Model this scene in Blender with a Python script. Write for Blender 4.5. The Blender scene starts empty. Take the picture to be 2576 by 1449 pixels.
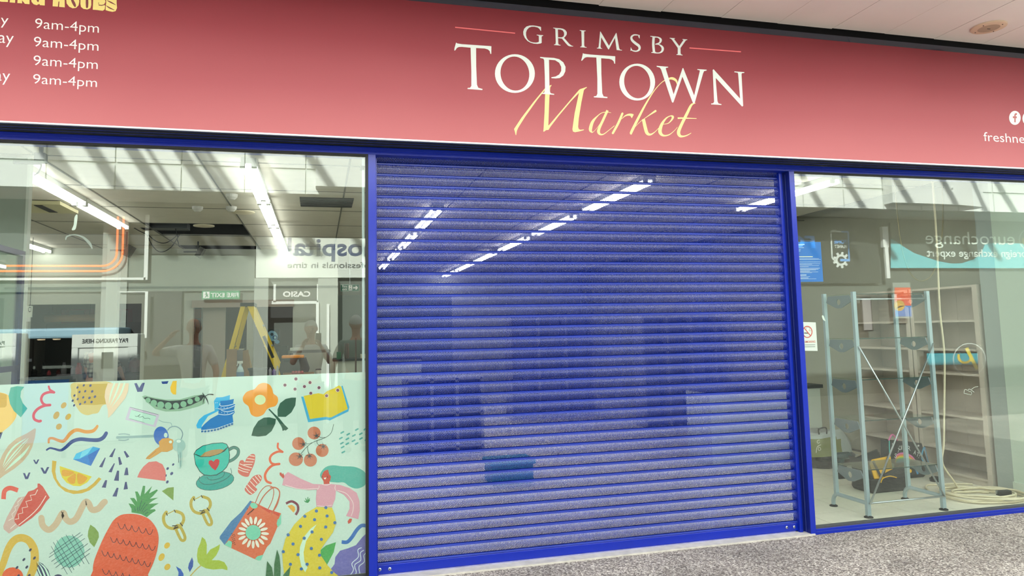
import bpy
SKY = 4.9; SUN = 30.0; EXPO = -0.45; GF0 = .06; TUBE = 19.0; NEON = 14.0; MINT = (200, 222, 214)
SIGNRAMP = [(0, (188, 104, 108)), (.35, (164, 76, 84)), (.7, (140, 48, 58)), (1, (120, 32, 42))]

BARX = [(-6.122, 0.3), (-5.461, 0.2), (-4.864, 0.2), (-4.611, 0.06), (-4.122, 0.2), (-3.861, 0.15), (-3.698, 0.1), (-2.931, 0.2), (-2.045, 0.15), (7.912, 0.16), (8.95, 0.17), (9.993, 0.17), (11.246, 0.17), (12.237, 0.17), (13.052, 0.17)] + [(1.2+i*1.02, .18) for i in range(6)] + [(-10, .2), (-8.6, .2), (14.2, .2), (15.2, .2)]
import bpy, bmesh, math, random
from mathutils import Vector, Matrix
random.seed(7)
sc = bpy.context.scene
col = sc.collection
PI = math.pi

# ---------------------------------------------------------------- camera
YAW, PITCH, ROLL, FPX, PPX, PPY = .2604, .1012, -.0217, 1833.4, 1288.0, 645.0
CH, CD = 1.6, 4.966
_f = Vector((math.sin(YAW)*math.cos(PITCH), math.cos(YAW)*math.cos(PITCH), math.sin(PITCH)))
_r0 = Vector((math.cos(YAW), -math.sin(YAW), 0)); _u0 = _r0.cross(_f)
CR = _r0*math.cos(ROLL)+_u0*math.sin(ROLL)
CU = -_r0*math.sin(ROLL)+_u0*math.cos(ROLL)
CF = _f
CAM = Vector((0, -CD, CH))
cd = bpy.data.cameras.new('camera'); cam = bpy.data.objects.new('camera', cd); col.objects.link(cam)
cd.sensor_width = 36; cd.lens = FPX/2576*36; cd.shift_y = -(724.5-PPY)/2576; cd.clip_start = .02; cd.clip_end = 200
M = Matrix((CR, CU, -CF)).transposed().to_4x4(); M.translation = CAM
cam.matrix_world = M
sc.camera = cam

# ---------------------------------------------------------------- light, exposure
w = bpy.data.worlds.new('World'); sc.world = w; w.use_nodes = True
bg = w.node_tree.nodes['Background']; bg.inputs[0].default_value = (.93, .96, 1, 1); bg.inputs[1].default_value = SKY
sl = bpy.data.lights.new('sun', 'SUN'); sun = bpy.data.objects.new('sun', sl); col.objects.link(sun)
sl.energy = SUN; sl.angle = math.radians(.6); sl.color = (1, .97, .92)
sun.rotation_euler = Vector((.65, -1.82, -1.0)).to_track_quat('-Z', 'Y').to_euler()
sun.location = (0, 5, 12)
vs = sc.view_settings
sc.display_settings.display_device = 'sRGB'
vs.view_transform = 'Standard'; vs.look = 'None'; vs.gamma = 1; vs.use_curve_mapping = False; vs.exposure = EXPO
cy = sc.cycles
cy.use_denoising = True; cy.max_bounces = 10; cy.diffuse_bounces = 4; cy.glossy_bounces = 4; cy.transparent_max_bounces = 24
cy.transmission_bounces = 4; cy.sample_clamp_indirect = 6; cy.caustics_reflective = False; cy.caustics_refractive = False
try: cy.use_light_tree = True
except Exception: pass

# ---------------------------------------------------------------- pixel helpers: a pixel's ray met with a real plane
def ray(x, y): return CF + CR*((x-PPX)/FPX) - CU*((y-PPY)/FPX)
def at(x, y, Y=0.0):
    d = ray(x, y); return CAM + d*((Y-CAM.y)/d.y)
def atz(x, y, Z=0.0):
    d = ray(x, y); return CAM + d*((Z-CAM.z)/d.z)
def atx(x, y, X):
    d = ray(x, y); return CAM + d*((X-CAM.x)/d.x)
YG = .022
def rf(x, y, Yr):                       # seen mirrored in the glass: the real point stands on the mall side
    p = at(x, y, Yr); return Vector((p.x, 2*YG-Yr, p.z))

# ---------------------------------------------------------------- materials
def lin(c):
    return tuple(((v/255)/12.92 if v/255 <= .04045 else ((v/255+.055)/1.055)**2.4) for v in c)
_m = {}
def mat(name, rgb, rough=.6, metal=0, emis=0, noise=0, scale=8, bump=0, spec=.5, coat=0, bscale=None):
    if name in _m: return _m[name]
    m = bpy.data.materials.new(name); m.use_nodes = True; nt = m.node_tree; b = nt.nodes['Principled BSDF']
    c = lin(rgb)
    b.inputs['Base Color'].default_value = (*c, 1); b.inputs['Roughness'].default_value = rough
    b.inputs['Metallic'].default_value = metal; b.inputs['Specular IOR Level'].default_value = spec
    if coat: b.inputs['Coat Weight'].default_value = coat; b.inputs['Coat Roughness'].default_value = .15
    if emis:
        b.inputs['Emission Color'].default_value = (*c, 1); b.inputs['Emission Strength'].default_value = emis
    if noise or bump:
        tc = nt.nodes.new('ShaderNodeTexCoord'); n = nt.nodes.new('ShaderNodeTexNoise')
        n.inputs['Scale'].default_value = scale; n.inputs['Detail'].default_value = 5
        nt.links.new(tc.outputs['Object'], n.inputs['Vector'])
        if noise:
            r = nt.nodes.new('ShaderNodeMapRange')
            r.inputs['From Min'].default_value = .3; r.inputs['From Max'].default_value = .7
            r.inputs['To Min'].default_value = 1-noise; r.inputs['To Max'].default_value = 1+noise
            nt.links.new(n.outputs['Fac'], r.inputs['Value'])
            v = nt.nodes.new('ShaderNodeVectorMath'); v.operation = 'SCALE'; v.inputs[0].default_value = c
            nt.links.new(r.outputs[0], v.inputs['Scale']); nt.links.new(v.outputs[0], b.inputs['Base Color'])
        if bump:
            bn = n
            if bscale:
                bn = nt.nodes.new('ShaderNodeTexNoise'); bn.inputs['Scale'].default_value = bscale
                nt.links.new(tc.outputs['Object'], bn.inputs['Vector'])
            bb = nt.nodes.new('ShaderNodeBump'); bb.inputs['Strength'].default_value = bump; bb.inputs['Distance'].default_value = .004
            nt.links.new(bn.outputs['Fac'], bb.inputs['Height']); nt.links.new(bb.outputs[0], b.inputs['Normal'])
    _m[name] = m; return m
def ramp(nt, fac, stops):
    r = nt.nodes.new('ShaderNodeValToRGB'); e = r.color_ramp.elements
    e[0].position, e[1].position = stops[0][0], stops[-1][0]
    e[0].color = (*lin(stops[0][1]), 1); e[1].color = (*lin(stops[-1][1]), 1)
    for p, c in stops[1:-1]:
        k = e.new(p); k.color = (*lin(c), 1)
    nt.links.new(fac, r.inputs[0]); return r
def glass_mat(name, tint, rtint=(1, 1, 1), f0=.045, gain=1.0):
    m = bpy.data.materials.new(name); m.use_nodes = True; nt = m.node_tree; nt.nodes.clear(); L = nt.links.new; N = nt.nodes.new
    g = N('ShaderNodeNewGeometry'); d = N('ShaderNodeVectorMath'); d.operation = 'DOT_PRODUCT'
    L(g.outputs['Incoming'], d.inputs[0]); L(g.outputs['Normal'], d.inputs[1])
    a = N('ShaderNodeMath'); a.operation = 'ABSOLUTE'; L(d.outputs['Value'], a.inputs[0])
    s = N('ShaderNodeMath'); s.operation = 'SUBTRACT'; s.inputs[0].default_value = 1; L(a.outputs[0], s.inputs[1])
    p = N('ShaderNodeMath'); p.operation = 'POWER'; L(s.outputs[0], p.inputs[0]); p.inputs[1].default_value = 5
    q = N('ShaderNodeMath'); q.operation = 'MULTIPLY_ADD'; L(p.outputs[0], q.inputs[0]); q.inputs[1].default_value = (1-f0)*gain; q.inputs[2].default_value = f0*gain
    t = N('ShaderNodeBsdfTransparent'); t.inputs[0].default_value = (*tint, 1)
    gl = N('ShaderNodeBsdfGlossy'); gl.inputs['Roughness'].default_value = 0; gl.inputs[0].default_value = (*rtint, 1)
    mx = N('ShaderNodeMixShader'); L(q.outputs[0], mx.inputs[0]); L(t.outputs[0], mx.inputs[1]); L(gl.outputs[0], mx.inputs[2])
    o = N('ShaderNodeOutputMaterial'); L(mx.outputs[0], o.inputs[0])
    _m[name] = m; return m

# ---------------------------------------------------------------- mesh collector
class MB:
    def __init__(s): s.v = []; s.f = []; s.m = []
    def add(s, vs_, fs, mi=0):
        b = len(s.v); s.v += [tuple(p) for p in vs_]; s.f += [tuple(b+i for i in f) for f in fs]; s.m += [mi]*len(fs); return s
    def box(s, x0, x1, y0, y1, z0, z1, mi=0, T=None):
        x0, x1 = min(x0, x1), max(x0, x1); y0, y1 = min(y0, y1), max(y0, y1); z0, z1 = min(z0, z1), max(z0, z1)
        p = [Vector((x, y, z)) for z in (z0, z1) for x, y in ((x0, y0), (x1, y0), (x1, y1), (x0, y1))]
        if T is not None: p = [T @ q for q in p]
        return s.add(p, [(3, 2, 1, 0), (4, 5, 6, 7), (0, 1, 5, 4), (1, 2, 6, 5), (2, 3, 7, 6), (3, 0, 4, 7)], mi)
    def bar(s, a, b, w_, h, mi=0, up=(0, 0, 1)):          # rectangular bar between two points
        a, b = Vector(a), Vector(b); d = (b-a).normalized(); up = Vector(up)
        if abs(d.dot(up)) > .98: up = Vector((0, 1, 0))
        x = d.cross(up).normalized(); y = x.cross(d)
        p = []
        for q in (a, b):
            for i, j in ((-1, -1), (1, -1), (1, 1), (-1, 1)): p.append(q+x*(i*w_/2)+y*(j*h/2))
        return s.add(p, [(0, 1, 2, 3), (7, 6, 5, 4), (4, 5, 1, 0), (5, 6, 2, 1), (6, 7, 3, 2), (7, 4, 0, 3)], mi)
    def tube(s, pts, r, n=8, mi=0, closed=False, caps=True):
        pts = [Vector(p) for p in pts]; k = len(pts); rings = []; prev = None
        rs = r if isinstance(r, (list, tuple)) else [r]*k
        for i, p in enumerate(pts):
            if closed: d = pts[(i+1) % k]-pts[i-1]
            else: d = pts[min(i+1, k-1)]-pts[max(i-1, 0)]
            d.normalize()
            if prev is None:
                u = Vector((0, 0, 1)) if abs(d.z) < .9 else Vector((1, 0, 0)); x = d.cross(u).normalized()
            else:
                x = (prev-d*prev.dot(d)).normalized()
            prev = x; y = d.cross(x)
            rings.append([p+(x*math.cos(2*PI*j/n)+y*math.sin(2*PI*j/n))*rs[i] for j in range(n)])
        v = [q for rg in rings for q in rg]; f = []
        for i in range(k if closed else k-1):
            for j in range(n):
                a = i*n+j; b = i*n+(j+1) % n; c = ((i+1) % k)*n+(j+1) % n; d2 = ((i+1) % k)*n+j
                f.append((a, d2, c, b))
        if caps and not closed: f += [tuple(range(n)), tuple(reversed(range((k-1)*n, k*n)))]
        return s.add(v, f, mi)
    def lathe(s, prof, c=(0, 0, 0), n=20, mi=0, ax='z'):  # prof: (r, h) list
        v = []; f = []
        for r_, h in prof:
            for j in range(n):
                a = 2*PI*j/n; x, y = r_*math.cos(a), r_*math.sin(a)
                v.append({'z': (c[0]+x, c[1]+y, c[2]+h), 'y': (c[0]+x, c[1]+h, c[2]+y), 'x': (c[0]+h, c[1]+x, c[2]+y)}[ax])
        k = len(prof)
        for i in range(k-1):
            for j in range(n):
                q = (i*n+j, i*n+(j+1) % n, (i+1)*n+(j+1) % n, (i+1)*n+j); f.append(q if ax != 'y' else q[::-1])
        f += [tuple(reversed(range(n))), tuple(range((k-1)*n, k*n))]
        return s.add(v, f, mi)
    def prism(s, pts, y0, y1, mi=0, ax='y'):              # outline in XZ, thick in Y (or outline in YZ for ax x, XY for z)
        k = len(pts); mk = {'y': lambda a, b, t: (a, t, b), 'x': lambda a, b, t: (t, a, b), 'z': lambda a, b, t: (a, b, t)}[ax]
        v = [mk(a, b, y0) for a, b in pts]+[mk(a, b, y1) for a, b in pts]
        f = [tuple(range(k)), tuple(reversed(range(k, 2*k)))]+[(i, i+k, (i+1) % k+k, (i+1) % k) for i in range(k)]
        return s.add(v, f, mi)
    def ellip(s, c, r, n=14, m=9, mi=0, T=None):
        v = []; f = []
        for i in range(m+1):
            th = PI*i/m
            for j in range(n):
                a = 2*PI*j/n
                q = Vector((r[0]*math.sin(th)*math.cos(a), r[1]*math.sin(th)*math.sin(a), r[2]*math.cos(th)))
                if T is not None: q = T @ q
                v.append(Vector(c)+q)
        for i in range(m):
            for j in range(n): f.append((i*n+j, (i+1)*n+j, (i+1)*n+(j+1) % n, i*n+(j+1) % n))
        return s.add(v, f, mi)
    def build(s, name, mats, parent=None, smooth=False, bevel=0, loc=None):
        me = bpy.data.meshes.new(name); v = s.v
        if loc is not None: v = [(p[0]-loc[0], p[1]-loc[1], p[2]-loc[2]) for p in v]
        me.from_pydata(v, [], s.f)
        for m in (mats if isinstance(mats, (list, tuple)) else [mats]): me.materials.append(m)
        me.polygons.foreach_set('material_index', s.m)
        if smooth: me.polygons.foreach_set('use_smooth', [True]*len(s.f))
        me.update()
        o = bpy.data.objects.new(name, me); col.objects.link(o)
        if loc is not None: o.location = loc
        if parent: o.parent = parent
        if smooth == 'auto':
            try: me.set_sharp_from_angle(angle=math.radians(40))
            except Exception: pass
        if bevel:
            b = o.modifiers.new('b', 'BEVEL'); b.width = bevel; b.segments = 2; b.limit_method = 'ANGLE'
        return o
def tag(o, label, cat, group=None, kind=None):
    if label: o['label'] = label
    if cat: o['category'] = cat
    if group: o['group'] = group
    if kind: o['kind'] = kind
    return o
def empty(name, loc=(0, 0, 0), label=None, cat=None, group=None, kind=None, rz=0):
    o = bpy.data.objects.new(name, None); o.empty_display_size = .1; col.objects.link(o); o.location = loc; o.rotation_euler = (0, 0, rz)
    return tag(o, label, cat, group, kind)
def struct(o): o['kind'] = 'structure'; return o
def wempty(name, **k): return empty(name, (0, 0, 0), **k)
def dup(root, loc=None, rz=None, label=None):
    r = root.copy(); col.objects.link(r)
    if loc is not None: r.location = loc
    if rz is not None: r.rotation_euler = (0, 0, rz)
    if label: r['label'] = label
    for ch in list(root.children):
        c = ch.copy(); col.objects.link(c); c.parent = r
        for g in list(ch.children):
            d = g.copy(); col.objects.link(d); d.parent = c
    return r

def catmull(p, closed=True, k=6):
    n = len(p); out = []
    rng = range(n) if closed else range(n-1)
    for i in rng:
        if closed: a, b, c, d = p[i-1], p[i], p[(i+1) % n], p[(i+2) % n]
        else: a, b, c, d = p[max(i-1, 0)], p[i], p[i+1], p[min(i+2, n-1)]
        for j in range(k):
            t = j/k; t2, t3 = t*t, t*t*t
            out.append(tuple(.5*((2*b[q])+(-a[q]+c[q])*t+(2*a[q]-5*b[q]+4*c[q]-d[q])*t2+(-a[q]+3*b[q]-3*c[q]+d[q])*t3) for q in range(len(b))))
    if not closed: out.append(tuple(p[-1]))
    return out

# flat print and cut vinyl: shapes traced in a zoomed frame (ox, oy, scale), laid on the real plane y = Y
class Art:
    def __init__(s, frame, Y, step=.00025, clip=None): s.fr = frame; s.Y = Y; s.k = 0; s.step = step; s.mb = MB(); s.mats = []; s.clip = clip
    def mi(s, c):
        nm = 'print_%02x%02x%02x' % tuple(c)
        m = mat(nm, c, .5)
        if m not in s.mats: s.mats.append(m)
        return s.mats.index(m)
    def W(s, p):
        ox, oy, q = s.fr; a = at(ox+p[0]/q, oy+p[1]/q, s.Y); x, z = a.x, a.z
        if s.clip: x0, x1, z0, z1 = s.clip; x = min(max(x, x0), x1); z = min(max(z, z0), z1)
        return (x, z)
    def lay(s, c, pts):
        y = s.Y-s.k*s.step; s.k += 1
        q = [s.W(p) for p in pts]; a = sum(q[i-1][0]*q[i][1]-q[i][0]*q[i-1][1] for i in range(len(q)))
        if a < 0: q = q[::-1]
        s.mb.add([(x, y, z) for x, z in q], [tuple(range(len(q)))], s.mi(c)); return s
    def poly(s, c, pts, sm=False, k=5): return s.lay(c, catmull(pts, True, k) if sm else pts)
    def ell(s, c, cx, cy, rx, ry=None, rot=0, n=20):
        ry = rx if ry is None else ry; ca, sa = math.cos(math.radians(rot)), math.sin(math.radians(rot))
        return s.lay(c, [(cx+rx*math.cos(t)*ca-ry*math.sin(t)*sa, cy+rx*math.cos(t)*sa+ry*math.sin(t)*ca) for t in [2*PI*i/n for i in range(n)]])
    def stroke(s, c, pts, w_, sm=True, cap=True, closed=False, k=5):
        if isinstance(w_, (int, float)): pts = [(p[0], p[1], w_) for p in pts]
        else: pts = [(p[0], p[1], q) for p, q in zip(pts, w_)]
        if sm: pts = catmull(pts, closed, k)
        n = len(pts); y = s.Y-s.k*s.step; s.k += 1; L = []; R = []
        for i, p in enumerate(pts):
            a = pts[i-1] if (i > 0 or closed) else p; b = pts[(i+1) % n] if (i < n-1 or closed) else p
            dx, dy = b[0]-a[0], b[1]-a[1]; l = math.hypot(dx, dy) or 1; nx, ny = -dy/l*p[2]/2, dx/l*p[2]/2
            L.append((p[0]+nx, p[1]+ny)); R.append((p[0]-nx, p[1]-ny))
        V = [s.W(q) for q in L]+[s.W(q) for q in R]; F = []
        for i in range(n if closed else n-1):
            j = (i+1) % n; F.append((i, j, n+j, n+i))
        s.mb.add([(x, y, z) for x, z in V], F, s.mi(c))
        if cap and not closed:
            for e in (0, n-1):
                r_ = pts[e][2]/2
                if r_ > .4:
                    q = [s.W((pts[e][0]+r_*math.cos(t), pts[e][1]+r_*math.sin(t))) for t in [2*PI*i/10 for i in range(10)]]
                    s.mb.add([(x, y-.00004, z) for x, z in q], [tuple(range(9, -1, -1))], s.mi(c))
        return s
    def split(s, name, parent, k=1):
        F = s.mb.f; V = s.mb.v; lay = {}; order = []
        for f, m in zip(F, s.mb.m):
            y = round(V[f[0]][1]/(s.step*.9)) if s.step else 0
            if y not in lay: lay[y] = []; order.append(y)
            lay[y].append((f, m))
        for i in range(0, len(order), k):
            mb = MB()
            for y in order[i:i+k]:
                for f, m in lay[y]: mb.add([V[q] for q in f], [tuple(range(len(f)))], m)
            mb.build(name, s.mats, parent)
    def done(s, name, parent, label=None):
        o = s.mb.build(name, s.mats, parent)
        if label: o['label'] = label
        return o

def text(name, st, x0, x1, z0, z1, y, m, parent=None, flip=False, thick=.0015, bold=0):
    c = bpy.data.curves.new(name, 'FONT'); c.body = st; c.offset = bold; c.resolution_u = 3
    t = bpy.data.objects.new('tmp', c); col.objects.link(t)
    dg = bpy.context.evaluated_depsgraph_get(); me = bpy.data.meshes.new_from_object(t.evaluated_get(dg))
    bpy.data.objects.remove(t); bpy.data.curves.remove(c)
    if not len(me.vertices): return None
    us = [v.co.x for v in me.vertices]; ws = [v.co.y for v in me.vertices]
    u0, u1, w0, w1 = min(us), max(us), min(ws), max(ws)
    for v in me.vertices:
        u = (v.co.x-u0)/(u1-u0 or 1); q = (v.co.y-w0)/(w1-w0 or 1)
        v.co = ((x1+(x0-x1)*u) if flip else (x0+(x1-x0)*u), y, z0+(z1-z0)*q)
    me.materials.clear(); me.materials.append(m); me.name = name; me.update()
    o = bpy.data.objects.new(name, me); col.objects.link(o)
    if parent: o.parent = parent
    return o
def textpx(name, st, xl, yt, xr, yb, Y, m, parent=None, mirror=False, bold=0, dy=0):
    if mirror:
        a, b = rf(xl, yt, Y), rf(xl, yb, Y); c = rf(xr, yt, Y); return text(name, st, a.x, c.x, b.z, a.z, a.y+.004+dy, m, parent, True, bold=bold)
    a, b, c = at(xl, yt, Y), at(xl, yb, Y), at(xr, yt, Y)
    return text(name, st, a.x, c.x, b.z, a.z, Y-.001+dy, m, parent, bold=bold)
def scal(x0, y0, x1, y1, n, dip):
    p = []
    for i in range(n):
        for t, d in ((0, 0), (.25, .75), (.5, 1), (.78, .7), (.97, .02)):
            u = (i+t)/n; p.append((x0+(x1-x0)*u, y0+(y1-y0)*u+dip*d))
    p.append((x1, y1)); return p

# ================================================================ materials of the place
BLUE = mat('blue_paint', (6, 40, 170), .3, noise=.06, scale=3, coat=.3, spec=.35)
BLUED = mat('blue_paint_shutter', (38, 60, 164), .34, noise=.14, scale=2, spec=.7, coat=.3)
BLACK = mat('black_rubber', (12, 14, 18), .5)
BLACKB = mat('black_board', (7, 7, 9), .8, spec=.15)
WHITE = mat('white_panel', (226, 230, 226), .5, noise=.03, scale=3)
CEIL = mat('canopy_white', (240, 232, 226), .55, noise=.035, scale=1.5)
GLASS = glass_mat('window_glass', (.955, .985, .962), (.93, 1, .965), GF0)
SHELFG = glass_mat('shelf_glass', (.80, .9, .85), (1, 1, 1), .09)
ALU = mat('aluminium', (190, 196, 200), .3, metal=.9)
STEELP = mat('rack_grey', (166, 184, 192), .4, metal=.3)
DKGREY = mat('dark_grey', (58, 62, 66), .5)
CREAM = mat('cream_wall', (205, 205, 190), .6, noise=.03, scale=2)
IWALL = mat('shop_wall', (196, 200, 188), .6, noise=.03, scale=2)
BOARD = mat('bookcase_board', (205, 194, 182), .5, noise=.04, scale=5)
TILEC = mat('ceiling_tile', (200, 196, 182), .7, noise=.04, scale=6)
TBAR = mat('ceiling_bar', (96, 96, 88), .6)

# terrazzo-like aggregate paving
gm = bpy.data.materials.new('aggregate_paving'); gm.use_nodes = True; nt = gm.node_tree; L = nt.links.new
b = nt.nodes['Principled BSDF']; b.inputs['Roughness'].default_value = .75
tc = nt.nodes.new('ShaderNodeTexCoord')
vo = nt.nodes.new('ShaderNodeTexVoronoi'); vo.inputs['Scale'].default_value = 105; L(tc.outputs['Object'], vo.inputs['Vector'])
bwn = nt.nodes.new('ShaderNodeSeparateColor'); L(vo.outputs['Color'], bwn.inputs[0])
r1 = ramp(nt, bwn.outputs[0], [(0, (84, 78, 74)), (.25, (128, 118, 110)), (.5, (160, 152, 142)), (.72, (188, 180, 168)), (.9, (226, 220, 208)), (1, (112, 100, 102))])
ns = nt.nodes.new('ShaderNodeTexNoise'); ns.inputs['Scale'].default_value = 1.6; ns.inputs['Detail'].default_value = 3; L(tc.outputs['Object'], ns.inputs['Vector'])
mr = nt.nodes.new('ShaderNodeMapRange'); mr.inputs['From Min'].default_value = .35; mr.inputs['From Max'].default_value = .65; mr.inputs['To Min'].default_value = .8; mr.inputs['To Max'].default_value = 1.12
L(ns.outputs['Fac'], mr.inputs['Value'])
vm = nt.nodes.new('ShaderNodeVectorMath'); vm.operation = 'SCALE'; L(r1.outputs[0], vm.inputs[0]); L(mr.outputs[0], vm.inputs['Scale']); L(vm.outputs[0], b.inputs['Base Color'])
bu = nt.nodes.new('ShaderNodeBump'); bu.inputs['Strength'].default_value = .5; bu.inputs['Distance'].default_value = .003; L(vo.outputs['Distance'], bu.inputs['Height']); L(bu.outputs[0], b.inputs['Normal'])

# printed sign face: a dark red to pink print
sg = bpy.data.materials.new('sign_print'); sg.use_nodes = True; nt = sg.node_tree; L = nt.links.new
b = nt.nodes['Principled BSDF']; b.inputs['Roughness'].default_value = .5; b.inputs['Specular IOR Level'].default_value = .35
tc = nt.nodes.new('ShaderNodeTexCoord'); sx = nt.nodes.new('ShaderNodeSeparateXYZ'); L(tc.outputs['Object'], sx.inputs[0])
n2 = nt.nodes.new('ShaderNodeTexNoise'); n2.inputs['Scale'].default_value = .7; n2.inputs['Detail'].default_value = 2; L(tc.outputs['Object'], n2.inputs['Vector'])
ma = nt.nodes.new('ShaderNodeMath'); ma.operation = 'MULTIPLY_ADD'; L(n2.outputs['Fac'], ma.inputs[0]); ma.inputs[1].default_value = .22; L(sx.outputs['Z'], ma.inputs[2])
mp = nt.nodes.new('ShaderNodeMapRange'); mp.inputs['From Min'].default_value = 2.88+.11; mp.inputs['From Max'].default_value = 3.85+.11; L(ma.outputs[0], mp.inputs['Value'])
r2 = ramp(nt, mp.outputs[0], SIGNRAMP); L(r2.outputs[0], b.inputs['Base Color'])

# ================================================================ ground and the mall side of the setting
o = struct(MB().box(-9, 20, -9.4, .12, -.12, 0).build('floor', gm))
thr = MB().box(.36, 3.66, -.012, .24, 0, .012).build('threshold', mat('worn_threshold', (206, 202, 192), .6, noise=.14, scale=14, bump=.3)); struct(thr); thr.name = 'trim_1'

# canopy over our shopfront: planks half a metre wide, laid side by side
can = struct(wempty('ceiling'))
pm = None
for i in range(-14, 24):
    x0 = -.03+.5*i; e = random.uniform(-.012, .012)
    MB().box(x0+.0022, x0+.4978, -1.3, -.192+e, 3.95+random.uniform(0, .003), 3.975).build('plank', CEIL, can)
MB().box(-8, 14, -1.36, 0, 3.985, 4.1).build('canopy_deck', BLACKB, can)
for zz in (4.03,):
    for i in range(-7, 13):
        MB().box(i-.22, i+.76, -1.4, -1.37, zz, zz+.4).build('panel', WHITE, can)
MB().box(-8, 14, -1.37, -1.2, 3.97, 4.45).build('canopy_edge', DKGREY, can)
uw = struct(MB().box(-9, 20, 0, .3, 2.9, 5.5).build('wall_front', mat('upper_wall', (196, 192, 184), .7)))
# glazed roof: bars running away from the shopfront throw the slanting shadows on the white panels opposite
bars = struct(wempty('ceiling')); bars.name = 'ceiling'
BX = BARX
for x, w_ in BX:
    x -= .27
    MB().box(x-w_/2, x+w_/2, -9.0, 0, 7.98, 8.02).build('roof_bar', DKGREY, bars)
MB().box(-12, 18, -8.95, -8.8, 8.12, 8.3).build('roof_purlin', DKGREY, bars)
for x in (-12, 21.8): struct(MB().box(x, x+.2, -9.4, 0, 0, 7.6).build('wall_left' if x < 0 else 'wall_right', mat('added_end_wall', (150, 146, 140), .7)))  # unseen end walls, added to cut light from the horizon

# ================================================================ sign board with its housing
SY = -.2
sign = wempty('shop_sign', label='long red and pink market sign board above the blue shopfront', cat='sign')
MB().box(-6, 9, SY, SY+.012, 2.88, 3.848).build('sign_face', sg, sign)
hb = MB().box(-6, 9, SY-.001, 0, 2.868, 2.879)
hb.box(-6, 9, SY+.013, -.02, 2.88, 3.9)
hb.build('housing', mat('housing_gloss', (34, 42, 58), .12, spec=.8), sign)
gr = MB()
for yy in (-.16, -.1, -.035): gr.box(-6, 9, yy, yy+.006, 2.864, 2.869)
gr.build('underside_groove', BLACK, sign)
MB().box(-6, 9, SY-.003, SY+.01, 2.872, 2.881).build('edge_trim', mat('pale_trim', (200, 205, 215), .3, metal=.4), sign)
MB().box(-6, 9, SY+.014, SY+.03, 3.84, 4.0).build('black_strip', BLACKB, sign)

LW = (218, 226, 220); LY = (232, 212, 146); LP = (238, 110, 112)
def letter(fr, fn, name='letter', Y=SY-.0012):
    a = Art(fr, Y, .00003); fn(a); return a.done(name, sign)
SA = (1300, 50, 10.733); SB = (1520, 60, 10.733); SC = (1130, 90, 7.806); SD = (1440, 110, 9.058); SE = (1640, 150, 10.304); SF = (1280, 200, 9.662); SG = (1500, 180, 8.522); SH = (0, 0, 8.05)
def G_(a):
    a.poly(LW, [(655,195),(655,300),(640,290),(610,240),(560,205),(480,185),(400,185),(330,210),(275,270),(250,340),(250,410),(270,490),(310,550),(370,590),(440,610),(520,615),(585,600),(598,585),(595,440),(580,425),(535,412),(540,400),(712,415),(712,430),(680,440),(672,460),(672,620),(640,638),(560,648),(460,640),(370,615),(290,570),(220,490),(180,400),(175,320),(200,240),(260,180),(350,152),(440,150),(540,165),(620,180)])
def R_(a):
    a.poly(LW, [(982,210),(1120,222),(1180,225),(1250,240),(1310,275),(1350,330),(1350,390),(1320,440),(1275,485),(1420,650),(1480,695),(1525,708),(1520,718),(1440,716),(1390,700),(1340,650),(1220,505),(1118,492),(1118,478),(1118,470),(1210,472),(1260,450),(1280,400),(1275,340),(1240,285),(1180,262),(1110,258),(1118,620),(1130,665),(1185,680),(1180,692),(1005,680),(1008,665),(1045,655),(1052,600),(1042,270),(1035,240),(985,225)])
def I_(a): a.poly(LW, [(1698,276),(1862,290),(1858,302),(1820,310),(1820,680),(1835,725),(1888,738),(1885,750),(1712,738),(1715,725),(1748,715),(1755,670),(1745,320),(1738,298),(1700,290)])
def M_(a): # local to SA, right part taken in SB shifted
    d = 220*10.733/1; dx = (1520-1300)*10.733; dy = (60-50)*10.733
    q = [(2260,312),(2490,700)]+[(x+dx, y+dy) for x, y in [(320,245),(332,250),(405,660),(425,695),(482,708),(478,720),(332,706),(334,690),(290,380),(125,690),(110,690)]]+[(2280,470),(2262,720),(2275,765),(2308,772),(2304,782),(2162,770),(2165,757),(2205,748),(2215,700),(2250,320)]
    a.poly(LW, q)
def S_(a): a.stroke(LW, [(952,310),(880,300),(800,302),(742,345),(735,400),(770,460),(850,530),(930,590),(955,650),(935,705),(870,738),(790,730),(725,705)], [10,30,38,50,58,66,70,70,62,50,34,30,14], cap=False).poly(LW,[(960,305),(955,395),(940,385),(915,330),(940,305)]).poly(LW,[(718,625),(730,660),(760,705),(708,730)])
def B_(a):
    a.stroke(LW, [(1335,360),(1325,560),(1345,770)], 66, cap=False)
    a.poly(LW, [(1245,325),(1400,340),(1400,372),(1330,372),(1285,350),(1245,345)]).poly(LW, [(1275,765),(1400,760),(1400,795),(1272,782)])
    a.stroke(LW, [(1370,358),(1440,360),(1510,400),(1525,450),(1490,515),(1380,548)], [24,30,50,62,40,18], cap=False)
    a.stroke(LW, [(1380,552),(1480,560),(1560,620),(1580,680),(1555,745),(1480,785),(1350,782)], [18,26,56,64,50,28,26], cap=False)
def Y_(a): a.poly(LW, [(1768,378),(1910,388),(1908,402),(1885,410),(2026,600),(2140,435),(2112,425),(2115,410),(2245,422),(2240,436),(2205,445),(2060,650),(2062,800),(2085,828),(2118,838),(2112,852),(1948,838),(1950,825),(1985,815),(1985,650),(1830,430),(1800,400),(1770,392)])
def T1(a, d=0): a.poly(LW, [(135,133),(160,150),(250,165),(480,180),(800,202),(828,205),(826,355),(808,355),(795,300),(760,268),(700,250),(528,240),(530,600),(545,960),(570,1020),(655,1045),(650,1066),(360,1045),(362,1025),(410,1020),(435,985),(435,700),(420,235),(250,218),(190,220),(150,240),(120,285),(100,290),(105,240)])
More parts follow.
